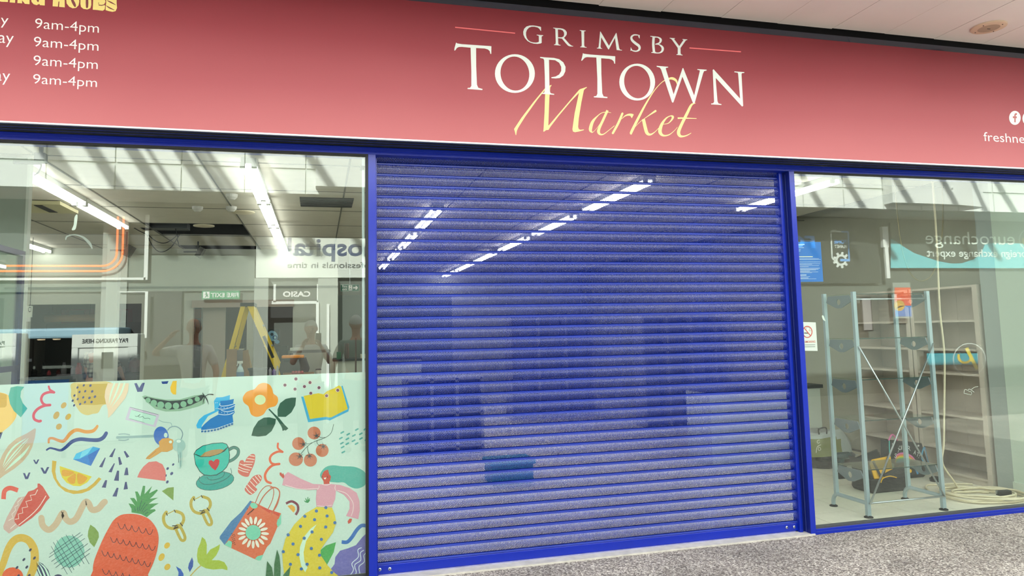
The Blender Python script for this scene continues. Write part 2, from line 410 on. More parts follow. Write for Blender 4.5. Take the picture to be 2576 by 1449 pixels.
def O1(a): ring(a, (1290,742), (392,380), (1290,742), (282,336), -9)
def ring(a, c, r, c2, r2, rot):
    y = a.Y-a.k*a.step; a.k += 1; n = 40; V = []; ca = math.cos(math.radians(12)); sa = math.sin(math.radians(12))
    for (cx_, cy_), (rx, ry), ro in ((c, r, 0), (c2, r2, rot)):
        co, si = math.cos(math.radians(ro)), math.sin(math.radians(ro))
        for i in range(n):
            t = 2*PI*i/n; u, v = rx*math.cos(t), ry*math.sin(t); V.append(a.W((cx_+u*co-v*si, cy_+u*si+v*co)))
    a.mb.add([(x, y, z) for x, z in V], [(i, n+i, n+(i+1) % n, (i+1) % n) for i in range(n)], a.mi(LW))
def P1(a): a.poly(LW, [(1785,415),(1900,425),(2060,435),(2160,460),(2240,520),(2285,610),(2280,700),(2240,780),(2170,830),(2090,838),(2010,832),(2005,815),(2090,800),(2160,760),(2200,690),(2200,610),(2160,530),(2080,480),(1960,470),(1965,800),(1970,1050),(1985,1115),(2000,1130),(2062,1142),(2060,1160),(1970,1152),(1820,1140),(1822,1128),(1865,1115),(1882,1060),(1878,800),(1865,480),(1850,450),(1788,435)])
def T2(a): a.poly(LW, [(240,213),(260,228),(400,245),(620,262),(970,285),(976,290),(972,455),(955,455),(940,400),(900,365),(840,345),(655,330),(660,700),(680,1130),(710,1200),(800,1215),(795,1240),(490,1222),(488,1200),(545,1190),(568,1140),(568,800),(545,315),(330,305),(280,320),(215,390),(200,380),(215,330)])
def O2(a): ring(a, (1476,874), (408,420), (1476,874), (296,372), -9)
def W_(a): a.poly(LW, [(122,160),(422,185),(420,205),(365,215),(360,240),(562,900),(795,220),(812,220),(1095,930),(1240,300),(1235,275),(1178,265),(1180,245),(1420,262),(1418,282),(1350,300),(1325,360),(1110,1120),(1068,1135),(790,440),(560,1100),(540,1118),(518,1100),(235,250),(200,205),(125,185)])
def N_(a): a.poly(LW, [(1585,255),(1600,252),(2285,1010),(2235,380),(2225,340),(2135,325),(2140,305),(2395,325),(2392,345),(2335,350),(2322,380),(2365,1200),(2335,1215),(1655,475),(1660,600),(1700,1080),(1725,1135),(1805,1155),(1800,1175),(1535,1160),(1535,1138),(1590,1130),(1612,1090),(1575,275)])
for fr, fn in ((SA, G_), (SA, R_), (SA, I_), (SA, M_), (SB, S_), (SB, B_), (SB, Y_), (SC, T1), (SC, O1), (SC, P1), (SD, T2), (SD, O2), (SE, W_), (SE, N_)): letter(fr, fn)
letter((1100, 0, 3.1415), lambda a: a.stroke(LP, [(144,216),(612,262)], 8, sm=False), 'rule_line')
letter((1100, 0, 3.1415), lambda a: a.stroke(LP, [(1996,379),(2397,409)], 8, sm=False), 'rule_line')
YM = SY-.0006
letter(SF, lambda a: a.poly(LY, [(1900,195),(1850,230),(1825,260),(1765,550),(1700,950),(1684,1150),(1700,1205),(1740,1222),(1828,1212),(1820,1232),(1700,1265),(1610,1282),(1560,1265),(1545,1210),(1600,820),(1705,325),(1500,540),(1200,900),(1010,1150),(965,1225),(910,1230),(850,1270),(838,1262),(845,1200),(868,800),(885,250),(700,480),(400,900),(230,1170),(195,1250),(178,1355),(165,1345),(145,1260),(128,1210),(135,1190),(300,940),(600,545),(880,210),(1005,140),(1040,132),(1035,150),(1008,190),(985,450),(960,1112),(970,1115),(1700,260),(1730,235),(1890,182)]), Y=YM)
letter(SG, lambda a: (a.stroke(LY, [(318,885),(230,872),(120,885),(20,960),(-80,1080),(-125,1230),(-105,1290),(-60,1290),(60,1150),(250,840)], [8,14,14,24,60,70,40,10,8,10], cap=False), a.stroke(LY, [(240,832),(150,1030),(70,1200),(48,1290),(85,1345),(160,1340),(280,1250),(390,1160)], [52,52,56,62,40,20,12,12], cap=False)), Y=YM)
letter(SG, lambda a: (a.stroke(LY, [(560,900),(470,1110),(355,1320)], [46,50,46], cap=True), a.stroke(LY, [(540,1020),(620,950),(700,925),(770,935)], [6,24,44,62], cap=False), a.poly(LY, [(740,905),(800,915),(800,930),(762,1002),(735,960)])), Y=YM)
letter(SG, lambda a: (a.stroke(LY, [(1735,290),(1715,200),(1640,150),(1560,155),(1420,220),(1250,400),(1070,680),(900,1000),(760,1280),(745,1330)], [4,44,56,40,16,18,36,52,56,44]), a.stroke(LY, [(830,1190),(950,1070),(1100,960),(1270,845)], [6,10,16,44]), a.stroke(LY, [(1010,1020),(1050,1200),(1090,1320),(1160,1350),(1250,1300),(1340,1210)], [66,72,66,40,16,10], cap=False)), Y=YM)
letter(SG, lambda a: a.stroke(LY, [(1430,1130),(1540,1110),(1620,1030),(1640,970),(1590,952),(1500,1000),(1410,1120),(1365,1260),(1390,1340),(1460,1375),(1570,1350),(1680,1260),(1740,1190)], [10,16,34,50,20,30,58,76,62,34,20,10,8], cap=False), Y=YM)
letter(SG, lambda a: (a.stroke(LY, [(2125,678),(2040,715),(1950,890),(1830,1130),(1765,1290),(1790,1375),(1860,1390),(1950,1365),(2030,1320)], [10,44,60,62,72,60,34,22,12]), a.stroke(LY, [(1745,1000),(1850,998),(2000,1002),(2150,1008)], [34,30,20,12], cap=False)), Y=YM)
# opening hours: the lower halves of the display lettering, then the rows of times
OC = (232, 212, 128); DR = (118, 46, 50)
letter(SH, lambda a: a.poly(OC, [(-60,-60),(120,-60),(165,-20),(160,42),(30,35),(0,28),(-60,20)]))
letter(SH, lambda a: a.poly(OC, [(205,-60),(312,-60),(305,58),(195,48)]))
letter(SH, lambda a: a.poly(OC, [(360,-60),(470,-60),(545,-10),(550,-60),(600,-60),(598,85),(505,78),(445,5),(448,68),(352,62)]))
letter(SH, lambda a: (a.poly(OC, [(640,-60),(910,-60),(906,112),(808,104),(800,80),(740,105),(680,85),(640,40),(632,0)]), a.poly(DR, [(770,-60),(790,-20),(780,38),(755,30),(740,-10),(742,-60)], True)))
letter(SH, lambda a: (a.poly(OC, [(1075,-60),(1310,-60),(1312,150),(1195,138),(1203,30),(1185,30),(1172,135),(1065,127)]),))
letter(SH, lambda a: (a.poly(OC, [(1350,-60),(1600,-60),(1605,40),(1590,110),(1540,160),(1470,168),(1400,135),(1350,70),(1342,0)]), a.poly(DR, [(1440,-60),(1490,0),(1535,90),(1530,140),(1500,130),(1450,40),(1425,-60)], True)))
letter(SH, lambda a: (a.poly(OC, [(1630,-60),(1848,-60),(1850,100),(1830,165),(1770,192),(1690,180),(1640,140),(1628,80)]), a.poly(DR, [(1738,-60),(1785,-60),(1790,60),(1785,140),(1765,172),(1740,150),(1735,60)])))
letter(SH, lambda a: (a.poly(OC, [(1890,-60),(2120,-60),(2135,40),(2110,85),(2130,120),(2120,190),(2080,218),(2010,210),(1985,205),(1878,196)]), a.poly(DR, [(2000,40),(2005,95),(2060,100),(2120,85),(2130,100),(2060,118),(2000,112),(1990,60)])))
letter(SH, lambda a: (a.poly(OC, [(2150,-60),(2360,-60),(2362,70),(2370,160),(2340,225),(2280,240),(2200,225),(2138,205),(2142,120),(2150,60)]), a.stroke(DR, [(2170,10),(2250,50),(2345,100)], [10,26,6], cap=False), a.stroke(DR, [(2145,110),(2220,160),(2320,205)], [6,26,8], cap=False)))
LWm = mat('vinyl_white', (232, 228, 226), .5); LSm = mat('vinyl_soft_white', (232, 238, 232), .5)
for (x0, y0, x1, y1, s_) in ((89,46,250,84,'9am-4pm'), (86,92,249,130,'9am-4pm'), (85,139,247,177,'9am-4pm'), (84,186,245,223,'9am-4pm')):
    y1b = y1-4
    t_ = textpx('hours_lettering', s_, x0, y0, x1, y1b-1, SY, LWm, sign, bold=-.006)
# word ends at the left edge of the picture: "...ay"
for yb, yt, xr in ((68, 45, 22), (117, 90, 35), (212, 185, 26)):
    textpx('day_lettering', 'ay', xr-38, yt-2, xr, yb, SY, LWm, sign, bold=-.006)
# round badge with an f, the edge of a second badge and the web address
ic = (1900, 0, 3.2204)
letter(ic, lambda a: (a.ell(LW, 2103, 955, 47, 57, n=28), a.poly((170, 92, 94), [(2098,990),(2098,958),(2086,956),(2086,942),(2098,942),(2098,930),(2104,918),(2120,916),(2120,930),(2111,932),(2110,943),(2120,944),(2118,958),(2110,958),(2110,992)])), 'badge')
letter(ic, lambda a: a.ell(LW, 2214, 960, 50, 57, n=28), 'badge')
textpx('web_lettering', 'freshneyplace.co.uk', 2473, 332, 2740, 362, SY, LWm, sign, bold=-.002)

# ================================================================ shopfront frame
tr = wempty('trim_2'); struct(tr)
MB().box(-6, 9, 0, .16, 2.82, 2.866).build('transom', BLUE, tr)
MB().box(-6, 9, -.012, 0, 2.842, 2.866).build('transom_lip', BLUE, tr, bevel=.002)
w1 = struct(wempty('window_1')); w2 = struct(wempty('window_2'))
MB().box(.322, .373, 0, .12, 0, 2.82).build('mullion', BLUE, w1, bevel=.002)
MB().box(.304, .3215, .002, .05, .0, 2.82).build('gasket', BLACK, w1)
MB().box(-6, .304, .002, .05, 2.806, 2.82).build('gasket', BLACK, w1)
MB().box(-6, .3215, .0, .06, 0, .05).build('sill', mat('dark_sill', (26, 30, 40), .4), w1)
MB().box(-6, .31, .018, .026, .048, 2.812).build('glass_pane', GLASS, w1)
MB().box(.284, .300, .05, .075, 0, 2.8).build('inner_post', mat('pale_post', (206, 222, 226), .4), w1)
MB().box(.272, .300, .032, .06, 2.72, 2.745).build('catch', BLACK, w1)
MB().box(3.630, 3.676, 0, .12, 0, 2.82).build('mullion', BLUE, w2, bevel=.002)
MB().box(3.6762, 9, .0, .06, 0, .043).build('sill', BLUE, w2, bevel=.002)
MB().box(3.6762, 9, -.002, 0, .02, .024).build('sill_line', BLUED, w2)
MB().box(3.6762, 9, .004, .05, .043, .058).build('gasket', mat('grey_gasket', (70, 72, 82), .4), w2)
MB().box(3.6762, 9, .002, .05, 2.809, 2.82).build('gasket', BLACK, w2)
MB().box(3.678, 9, .018, .026, .05, 2.812).build('glass_pane', GLASS, w2)
MB().box(.372, 3.63, .13, .16, 2.79, 2.86).build('lintel', BLACK, tr)

# roller shutter: curved perforated slats
sh = wempty('roller_shutter', label='closed blue roller shutter of perforated curved slats across the doorway', cat='shutter')
PIT = .0769; SX0, SX1 = .376, 3.612; SYY = .098
def slat_mesh():
    cw, nr = .0112, 7; nx = int((SX1-SX0)/cw); z0, z1 = .0125, .0705; ch = (z1-z0)/nr
    prof = lambda z: (.014-.034*math.sin(PI/2*min(1, (z-.002)/.044))) if z < .046 else (-.020+.012*((z-.046)/(PIT-.046))**2)
    mb = MB(); V = []; F = []; ho = [(math.cos(2*PI*(j+.5)/8), math.sin(2*PI*(j+.5)/8)) for j in range(8)]; hr = .0039
    for r_ in range(nr):
        zc = z0+(r_+.5)*ch; off = (cw/2 if r_ % 2 else 0)
        for i in range(nx):
            xc = SX0+off+(i+.5)*cw
            if xc+cw/2 > SX1: continue
            b_ = len(V)
            for dx, dz in ((1, .4), (.4, 1), (-.4, 1), (-1, .4), (-1, -.4), (-.4, -1), (.4, -1), (1, -.4)):
                x, z = xc+max(-1, min(1, dx*1))*cw/2, zc+max(-1, min(1, dz))*ch/2
                V.append((x, prof(z), z))
            for a_, c_ in ho: V.append((xc+hr*a_, prof(zc+hr*c_), zc+hr*c_))
            # corners
            cs = len(V)
            for dx, dz in ((1, 1), (-1, 1), (-1, -1), (1, -1)):
                V.append((xc+dx*cw/2, prof(zc+dz*ch/2), zc+dz*ch/2))
            for j in range(8): F.append((b_+j, b_+(j+1) % 8, b_+8+(j+1) % 8, b_+8+j))
            F += [(b_+0, cs, b_+1), (b_+2, cs+1, b_+3), (b_+4, cs+2, b_+5), (b_+6, cs+3, b_+7)]
    mb.add(V, F)
    n = 5                                                   # solid strips above and below the rows of holes
    for a0, a1 in ((.0035, z0), (z1, PIT-.0005)):
        zz = [a0+(a1-a0)*i/2 for i in range(3)]
        mb.add([(x, prof(z), z) for z in zz for x in (SX0, SX1)], [(0, 1, 3, 2), (2, 3, 5, 4)])
    pr = []                                                 # rolled knuckle at the foot of the slat
    K = [(.012, .007), (.0, .0085), (-.008, .0075), (-.0125, .0035), (-.0125, -.001), (-.009, -.005), (-.002, -.007), (.008, -.006)]
    mb.add([(x, y, z) for y, z in K for x in (SX0-.004, SX1+.004)], [(2*i, 2*i+1, 2*i+3, 2*i+2) for i in range(len(K)-1)])
    for x in (SX0-.004, SX1+.004): mb.add([(x, y, z) for y, z in K], [tuple(range(len(K)))])
    me = bpy.data.meshes.new('slat'); me.from_pydata(mb.v, [], mb.f); me.materials.append(BLUED)
    me.update(); return me
sm_ = slat_mesh(); ns_ = 36
for i in range(ns_):
    o = bpy.data.objects.new('slat', sm_); col.objects.link(o); o.parent = sh; o.location = (0, SYY, .083+i*PIT)
br = MB().box(SX0, SX1, SYY-.012, SYY+.012, .018, .078).build('bottom_rail', BLUE, sh, bevel=.003)
MB().box(SX0, SX1-.06, SYY-.02, SYY-.01, .006, .018).build('rail_lip', mat('scuffed_lip', (150, 150, 190), .4, noise=.2, scale=20), sh)
for bx_, bz in ((.398, .052), (.463, .05), (3.48, .052), (3.545, .05)):
    h = MB().lathe([(.0105, 0), (.0105, -.004), (.006, -.007)], (bx_, SYY-.012, bz), 14, ax='y').build('bolt', ALU, sh)
    MB().lathe([(.004, -.0071), (.003, -.0085)], (bx_, SYY-.012, bz), 8, ax='y').build('socket', BLACK, h)
MB().box(3.578, 3.606, .06, .135, 0, 2.82).build('guide_rail', BLUE, sh, bevel=.002)
MB().box(3.606, 3.630, .075, .135, 0, 2.82).build('guide_channel', mat('blue_shadow_paint', (20, 36, 120), .4), sh)  # channel and liner: darker copy of the blue, reveal shade put into the colour
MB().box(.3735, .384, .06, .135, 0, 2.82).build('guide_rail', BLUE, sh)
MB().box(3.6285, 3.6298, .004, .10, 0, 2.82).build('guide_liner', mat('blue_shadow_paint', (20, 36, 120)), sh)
MB().box(3.6272, 3.6286, .052, .055, .0, 2.8).build('guide_seam', mat('seam_pale', (90, 104, 170), .4), sh)

# ================================================================ printed window film, lower part of the left window
FZ0, FZ1, FX1 = .055, 1.345, .3035
FYY = .0345
film = wempty('window_film', label='pale mint printed film with shopping doodles across the lower left window', cat='window film')
MB().box(-6, FX1, FYY, FYY+.0012, FZ0, FZ1).build('backing', mat('film_mint', MINT, .6, noise=.02, scale=4), film)
CLIP = (-6, FX1-.0005, FZ0+.001, FZ1-.001)
FA = (0, 930, 5.575); FB = (220, 930, 5.573); FC = (0, 1170, 5.192); FD = (220, 1170, 5.192); FE = (470, 930, 5.574); FF = (690, 930, 5.575); FG = (440, 1180, 5.388); FH = (680, 1160, 5.015)
def motif(nm, fr, fn, lift=0, split=0):
    a = Art(fr, FYY-.0003-lift, .0002 if not split else .00008, CLIP); fn(a)
    return a.split(nm, film, split) if split else a.done(nm, film)
NAVY = (52, 64, 122); OCH = (212, 170, 52); RED = (226, 84, 66); TEAL = (70, 172, 156); TAN = (206, 180, 152); DGR = (34, 84, 68); MUS = (222, 196, 46); ORG = (240, 158, 38)
motif('printed_orange_disc', FA, lambda a: a.poly((244,198,104), [(-60,315),(0,318),(110,355),(190,470),(235,620),(180,740),(60,850),(-60,900)], True).poly((214,164,42), [(-60,315),(0,320),(95,352),(95,500),(70,528),(-60,535)]))
motif('printed_teal_arc', FA, lambda a: a.poly(TEAL, [(150,250),(120,370),(140,480),(195,580),(292,668),(384,543),(320,470),(285,380),(295,300),(340,240),(240,230)]), .0006)
motif('printed_navy_wedge', FA, lambda a: a.poly(NAVY, [(-30,880),(38,878),(5,970),(-30,1010)]))
motif('printed_red_squiggle', FA, lambda a: a.stroke(RED, [(684,235),(700,280),(750,312)], [28,30,34]).stroke(RED, [(758,318),(690,315),(610,345),(578,410),(600,470),(640,495)], 36).stroke(RED, [(702,495),(620,505),(530,550),(475,620),(480,690),(540,722),(570,718)], 38))
motif('printed_seed', FA, lambda a: (a.ell(OCH, 893,500,48,34,-50), a.ell(OCH, 790,640,58,38,-60), a.ell(OCH, 956,660,50,34,-50), a.ell(OCH, 826,798,46,38,-50)), split=1)
motif('printed_ochre_blob', FA, lambda a: a.poly((216,194,120), [(1040,180),(1000,300),(1000,390),(1060,500),(1130,600),(1220,638),(1300,620),(1380,600),(1440,500),(1560,450),(1560,180)], True).poly((198,164,50), [(1085,205),(1560,195),(1560,470),(1338,495),(1110,490),(1085,440)]))
motif('printed_navy_dot', FA, lambda a: [a.ell(NAVY, x, y, 19, 13, -55) for x, y in ((1086,250),(1115,312),(1175,220),(1268,222),(1195,302),(1293,305),(1044,362),(1168,388),(1255,396),(1332,380),(1090,412),(1020,434),(1192,455),(1284,452),(1125,482),(1040,500))], .001, split=1)
motif('printed_navy_dot', FB, lambda a: [a.ell(NAVY, x, y, 20, 15, -50) for x, y in ((66,305),(105,378),(28,395),(58,453),(42,222))], .001, split=1)
motif('printed_peach_leaf', FB, lambda a: a.poly((236,208,176), [(285,190),(250,290),(240,380),(258,470),(285,560),(290,680),(350,620),(440,510),(530,400),(570,300),(580,190),(420,190),(350,190)]).stroke((214,236,214), [(380,190),(330,330),(300,470)], [26,22,4]).stroke((214,236,214), [(450,190),(400,330),(320,500)], [26,24,4]).stroke((214,236,214), [(520,190),(460,350),(345,520)], [26,24,4]), .0016)
motif('printed_tan_leaf', FA, lambda a: (a.poly(TAN, [(490,820),(505,835),(490,950),(450,1090),(400,1190),(320,1290),(200,1390),(60,1480),(-40,1560),(-40,1400),(0,1270),(40,1180),(120,1060),(230,965),(380,890)]),
    [a.stroke((206,238,218), p, [4,w_,w_,4], cap=False) for p, w_ in (([(365,965),(220,1060),(110,1190),(40,1350)],24),([(400,960),(260,1100),(150,1230),(45,1370)],18),([(420,1060),(330,1180),(200,1300),(70,1420)],36),([(390,990),(260,1150),(160,1260),(60,1385)],10))]))
motif('printed_orange_wave', FA, lambda a: a.stroke((228,150,56), [(683,1020),(690,970),(740,962),(830,995),(900,995),(990,890),(1080,845),(1200,870),(1300,860),(1350,815),(1365,790)], [30,34,36,42,46,50,50,50,48,40,34]))
motif('printed_navy_wave', FA, lambda a: a.stroke((30,62,136), [(655,1125),(700,1100),(760,1110),(850,1130),(920,1090),(1010,1010),(1120,975),(1260,985),(1380,985),(1450,950),(1490,890)], [24,26,28,36,44,50,52,52,54,54,50]))
motif('printed_gem', FA, lambda a: (a.poly((46,166,226), [(1068,1178),(1305,1078),(1405,1102),(1275,1350),(1025,1258)]), a.poly((64,190,240), [(1068,1178),(1150,1150),(1115,1250),(1025,1258)]), a.poly((34,130,214), [(1115,1250),(1230,1200),(1275,1350),(1025,1258)]), a.poly((24,110,200), [(1230,1200),(1405,1102),(1275,1350)]), a.poly((120,214,244), [(1150,1150),(1305,1078),(1230,1180),(1115,1250)])))
motif('printed_small_v', FA, lambda a: [a.poly(NAVY, [(x-42*s,y-28*s),(x-20*s,y-28*s),(x,y+8*s),(x+22*s,y-34*s),(x+44*s,y-34*s),(x+12*s,y+30*s),(x-12*s,y+30*s)]) for x, y, s in ((507,1292,1),(628,1415,1.45))], split=1)
motif('printed_small_v', FC, lambda a: [a.poly(NAVY, [(x-48,y-36),(x-22,y-36),(x,y+14),(x+26,y-42),(x+50,y-44),(x+18,y+42),(x-18,y+44)]) for x, y in ((348,140),)], split=1)
motif('printed_lemon_slice', FC, lambda a: (a.poly((212,172,54), [(682,-60),(675,80),(700,170),(760,270),(850,345),(960,378),(1070,368),(1170,330),(1250,265),(1325,180),(1290,160),(1215,240),(1130,305),(1010,335),(900,322),(800,270),(740,180),(722,80),(738,-50)]), a.poly((224,204,40), [(780,12),(1200,150),(1140,225),(1050,275),(960,272),(870,230),(810,160),(785,90)]), a.poly((226,160,40), [(812,70),(850,60),(970,95),(900,140),(830,145),(805,120)], True), a.poly((226,160,40), [(985,110),(985,200),(970,240),(920,240),(880,195),(900,160)], True), a.poly((226,160,40), [(1015,108),(1120,150),(1138,180),(1080,240),(1020,235)], True)))
motif('printed_dash', FB, lambda a: [a.poly(NAVY, [(x+6+l*.28,y-l/2),(x+28+l*.2,y-l/2+6),(x+20-l*.08,y+l/2),(x-24-l*.1,y+l/2-6)]) for x, y, l in ((340,1165,125),(200,1300,140),(330,1375,130))]+[a.poly(NAVY, [(508,1146),(530,1138),(588,1218),(550,1238)]), a.poly(NAVY, [(430,1230),(454,1222),(486,1325),(446,1338)])], split=1)
motif('printed_dash', FD, lambda a: [a.poly(NAVY, p) for p in ([(388,72),(414,74),(410,206),(346,202)],[(232,196),(258,198),(240,296),(186,292)],[(502,34),(524,34),(536,130),(478,132)],[(492,220),(512,218),(528,312),(472,320)],[(382,296),(406,298),(382,412),(326,408)])], split=1)
motif('printed_red_arch', FC, lambda a: a.stroke(RED, [(46,445),(60,340),(130,300),(235,330)], 60, cap=False, k=8))
motif('printed_red_slippers', FC, lambda a: (a.poly((208,172,164), [(360,400),(240,425),(200,480),(90,680),(42,800),(50,840),(118,895),(250,800),(400,560)]), a.poly((206,72,60), [(490,242),(515,240),(560,280),(610,360),(650,425),(600,480),(530,590),(420,690),(258,804),(225,780),(190,740),(190,690),(240,570),(310,440),(370,345),(440,325),(490,290)]),
    a.stroke((240,222,214), [(492,322),(460,385),(395,395),(415,455),(338,475),(362,545),(290,560),(298,625),(238,640),(245,700),(200,708)], 9, sm=False), a.stroke((240,222,214), [(600,402),(520,530),(420,640),(245,782)], 10), a.stroke((236,226,220), [(290,425),(232,485),(240,520),(195,545),(205,590),(155,640),(175,690),(115,722)], 8, sm=False), a.stroke((236,226,220), [(205,770),(140,828)], 9)))
motif('printed_tan_wave', FC, lambda a: a.stroke(TAN, [(540,690),(560,790),(640,845),(730,770),(820,625),(860,700),(920,740),(1000,690),(1100,500),(1150,490),(1200,580),(1280,570),(1345,500),(1368,480)], 82, k=7))
motif('printed_ochre_loop', FC, lambda a: (a.ell((232,92,40), 165,1460,140,125), a.stroke((216,176,60), [(-20,1450),(40,1290),(110,1090),(190,980),(285,950),(380,990),(440,1090),(455,1200),(440,1330),(390,1460)], [80,88,94,98,100,102,106,106,104,98])))
motif('printed_seed_mark', FC, lambda a: [a.ell((36,42,84), x, y, 24, 14, -50) for x, y in ((396,1108),(450,1214),(312,1234),(350,1332),(222,1338),(240,1446),(380,1442))], .0012, split=1)
motif('printed_striped_leaf', FC, lambda a: (a.poly((38,46,96), [(468,1245),(560,1290),(630,1370),(660,1460),(520,1460),(480,1370)]), [a.stroke((206,238,222), p, w_, cap=False) for p, w_ in (([(480,1270),(500,1360),(545,1460)],[2,16,20]),([(484,1262),(545,1350),(590,1460)],[2,18,24]),([(490,1258),(585,1340),(640,1460)],[2,20,26]))], a.ell((38,46,96), 760,1470,60,44)))
motif('printed_hatched_disc', FC, lambda a: (a.ell((132,200,184), 905,1130,200,210), [a.stroke((34,76,96), p, 6, sm=False, cap=False) for p in ([(668,1060),(880,1425)],[(695,1005),(940,1405)],[(742,980),(968,1368)],[(805,942),(1045,1320)],[(862,910),(1100,1290)],[(944,905),(1165,1292)],[(650,1160),(1052,880)],[(640,1206),(1080,905)],[(672,1258),(1110,955)],[(706,1292),(1092,1035)],[(728,1336),(1150,1022)],[(805,1355),(1182,1088)],[(900,1345),(1172,1150)])]))
motif('printed_olive_leaf', FD, lambda a: a.poly((122,156,70), [(38,778),(100,820),(145,880),(150,940),(120,1010),(88,1072),(30,1010),(5,930),(10,860)]))
motif('printed_pineapple', FD, lambda a: (a.poly((62,146,78), [(575,618),(575,570),(536,500),(600,512),(628,540),(555,430),(610,430),(650,480),(622,345),(655,345),(690,410),(725,270),(755,272),(745,380),(845,272),(805,370),(905,318),(920,330),(860,400),(815,440),(925,425),(860,460),(800,505),(932,498),(880,530),(815,580),(880,575),(892,595),(830,635),(776,680),(700,640)]),
    [a.stroke((30,74,84), p, 6) for p in ([(712,450),(690,530),(672,600)],[(755,490),(715,550),(690,600)],[(782,510),(740,560),(712,608)],[(618,560),(628,600)],[(656,548),(655,600)],[(785,575),(750,600),(728,622)],[(795,610),(765,630),(750,650)])],
    a.poly((226,88,46), [(440,650),(560,636),(680,650),(800,700),(880,790),(920,880),(930,980),(910,1120),(860,1280),(790,1430),(760,1500),(90,1500),(72,1380),(85,1260),(140,1110),(210,950),(290,800),(350,710)], True, 3),
    [a.stroke((70,22,44), sc_, 8, k=4) for sc_ in [scal(*q) for q in ((398,755,856,845,5,70),(302,940,888,1060,7,62),(188,1115,826,1275,8,62),(195,1355,640,1450,5,62))]]))
motif('printed_coral_dome', FD, lambda a: a.poly((222,116,112), [(650,160),(680,90),(730,20),(800,-40),(900,-50),(980,-10),(1015,60),(1025,120),(1018,208)]).ell(NAVY,1047,45,20,15,-50).ell(NAVY,1100,110,24,17,-50).ell(NAVY,1043,220,22,15,-60).ell(NAVY,1120,-8,18,12,-50).ell(NAVY,1028,136,16,8,-80))
motif('printed_olive_triangle', FD, lambda a: a.poly((122,156,70), [(972,340),(1050,295),(1128,288),(1122,462)]))
def earring(a, x, y):
    Y_ = (190, 168, 66); K = (40, 30, 16)
    a.stroke(Y_, [(x+10,y-95),(x+90,y-60),(x+110,y+20),(x+60,y+100),(x-20,y+130),(x-100,y+110),(x-145,y+50),(x-150,y-30),(x-115,y-85)], 40, k=7)
    a.stroke(Y_, [(x-110,y-55),(x-10,y-105)], 12, sm=False)
    a.stroke(Y_, [(x+5,y+110),(x+40,y+90),(x+80,y+130),(x+125,y+230),(x+120,y+280),(x+80,y+280),(x+40,y+210),(x+2,y+120)], 38, closed=True, k=6)
    for p in ([(x-115,y-72),(x-104,y-42)], [(x-12,y-112),(x+2,y-84)], [(x+66,y+58),(x+96,y+96)], [(x-34,y+95),(x+26,y+92),(x+40,y+112),(x-20,y+136)]): a.stroke(K, p, 12, sm=False)
motif('printed_earring', FD, lambda a: earring(a, 1146, 698))
motif('printed_earring', FG, lambda a: earring(a, 370, 470))
motif('printed_seed', FD, lambda a: (a.ell((222,182,60),1040,1050,44,34,-50), a.ell((222,182,60),968,1202,54,36,-60), a.ell((222,182,60),1044,1330,46,36,-50)), split=1)
motif('printed_blue_petal', FD, lambda a: a.poly((32,92,190), [(1155,1320),(1220,1360),(1255,1420),(1255,1500),(1180,1500),(1190,1400)]))
motif('printed_blue_petal', FG, lambda a: a.poly((40,84,176), [(232,1195),(250,1250),(245,1320),(202,1398),(178,1340),(190,1280)]))
motif('printed_lime_sprout', FG, lambda a: (a.stroke((196,172,92), [(360,1300),(280,1370),(210,1450),(180,1500)], 16), a.poly((168,190,56), [(368,920),(410,955),(432,1020),(430,1160),(480,1090),(560,1050),(612,1018),(600,1090),(560,1170),(500,1235),(600,1235),(670,1262),(712,1330),(712,1372),(640,1352),(520,1362),(420,1345),(350,1310),(310,1260),(298,1180),(310,1080),(345,1000)])))
motif('printed_window_mark', FB, lambda a: (a.poly((62,72,132), [(656,192),(690,186),(725,255),(768,185),(804,184),(768,308),(700,312)]), a.poly((24,62,140), [(1035,166),(1138,160),(1118,198),(1050,200)]), a.poly((242,194,62), [(1195,160),(1252,155),(1242,350),(1200,345),(1170,310),(1160,250)])), split=1)
motif('printed_pea_pod', FB, lambda a: (a.poly((150,184,160), [(762,375),(810,362),(900,385),(1100,420),(1300,415),(1500,360),(1640,345),(1650,470),(1560,515),(1450,545),(1300,580),(1100,588),(950,550),(850,470)]), a.poly((62,72,74), [(786,395),(830,380),(950,410),(1150,440),(1350,425),(1480,390),(1600,352),(1640,365),(1600,430),(1450,500),(1300,545),(1150,560),(1000,530),(880,475)]), [a.ell((140,186,158), x, y, r) for x, y, r in ((850,428,36),(930,468,46),(1027,495,50),(1133,506,50),(1241,507,45),(1346,483,43),(1440,445,40),(1540,412,36))],
    a.stroke((62,72,74), [(1590,392),(1640,378),(1700,345),(1760,348)], [16,10,10,16]), a.stroke((62,72,74), [(1618,320),(1625,350),(1655,385),(1680,430),(1700,485)], [4,16,18,14,4]), a.stroke((62,72,74), [(1655,370),(1630,420),(1620,485)], [16,10,3])))
motif('printed_key_tag', FB, lambda a: (a.poly((208,196,220), [(590,520),(1010,630),(955,808),(530,700)]), a.poly((190,228,214), [(612,562),(965,652),(925,778),(578,686)]), a.stroke((40,60,60), [(668,650),(700,655),(740,625),(715,655),(740,665),(775,655),(800,682),(850,680),(880,692)], 5), a.stroke((60,70,80), [(600,526),(992,630)], 4, sm=False), a.stroke((60,80,80), [(630,562),(960,650)], 3, sm=False), a.stroke((60,80,80), [(590,686),(800,740)], 3, sm=False)))
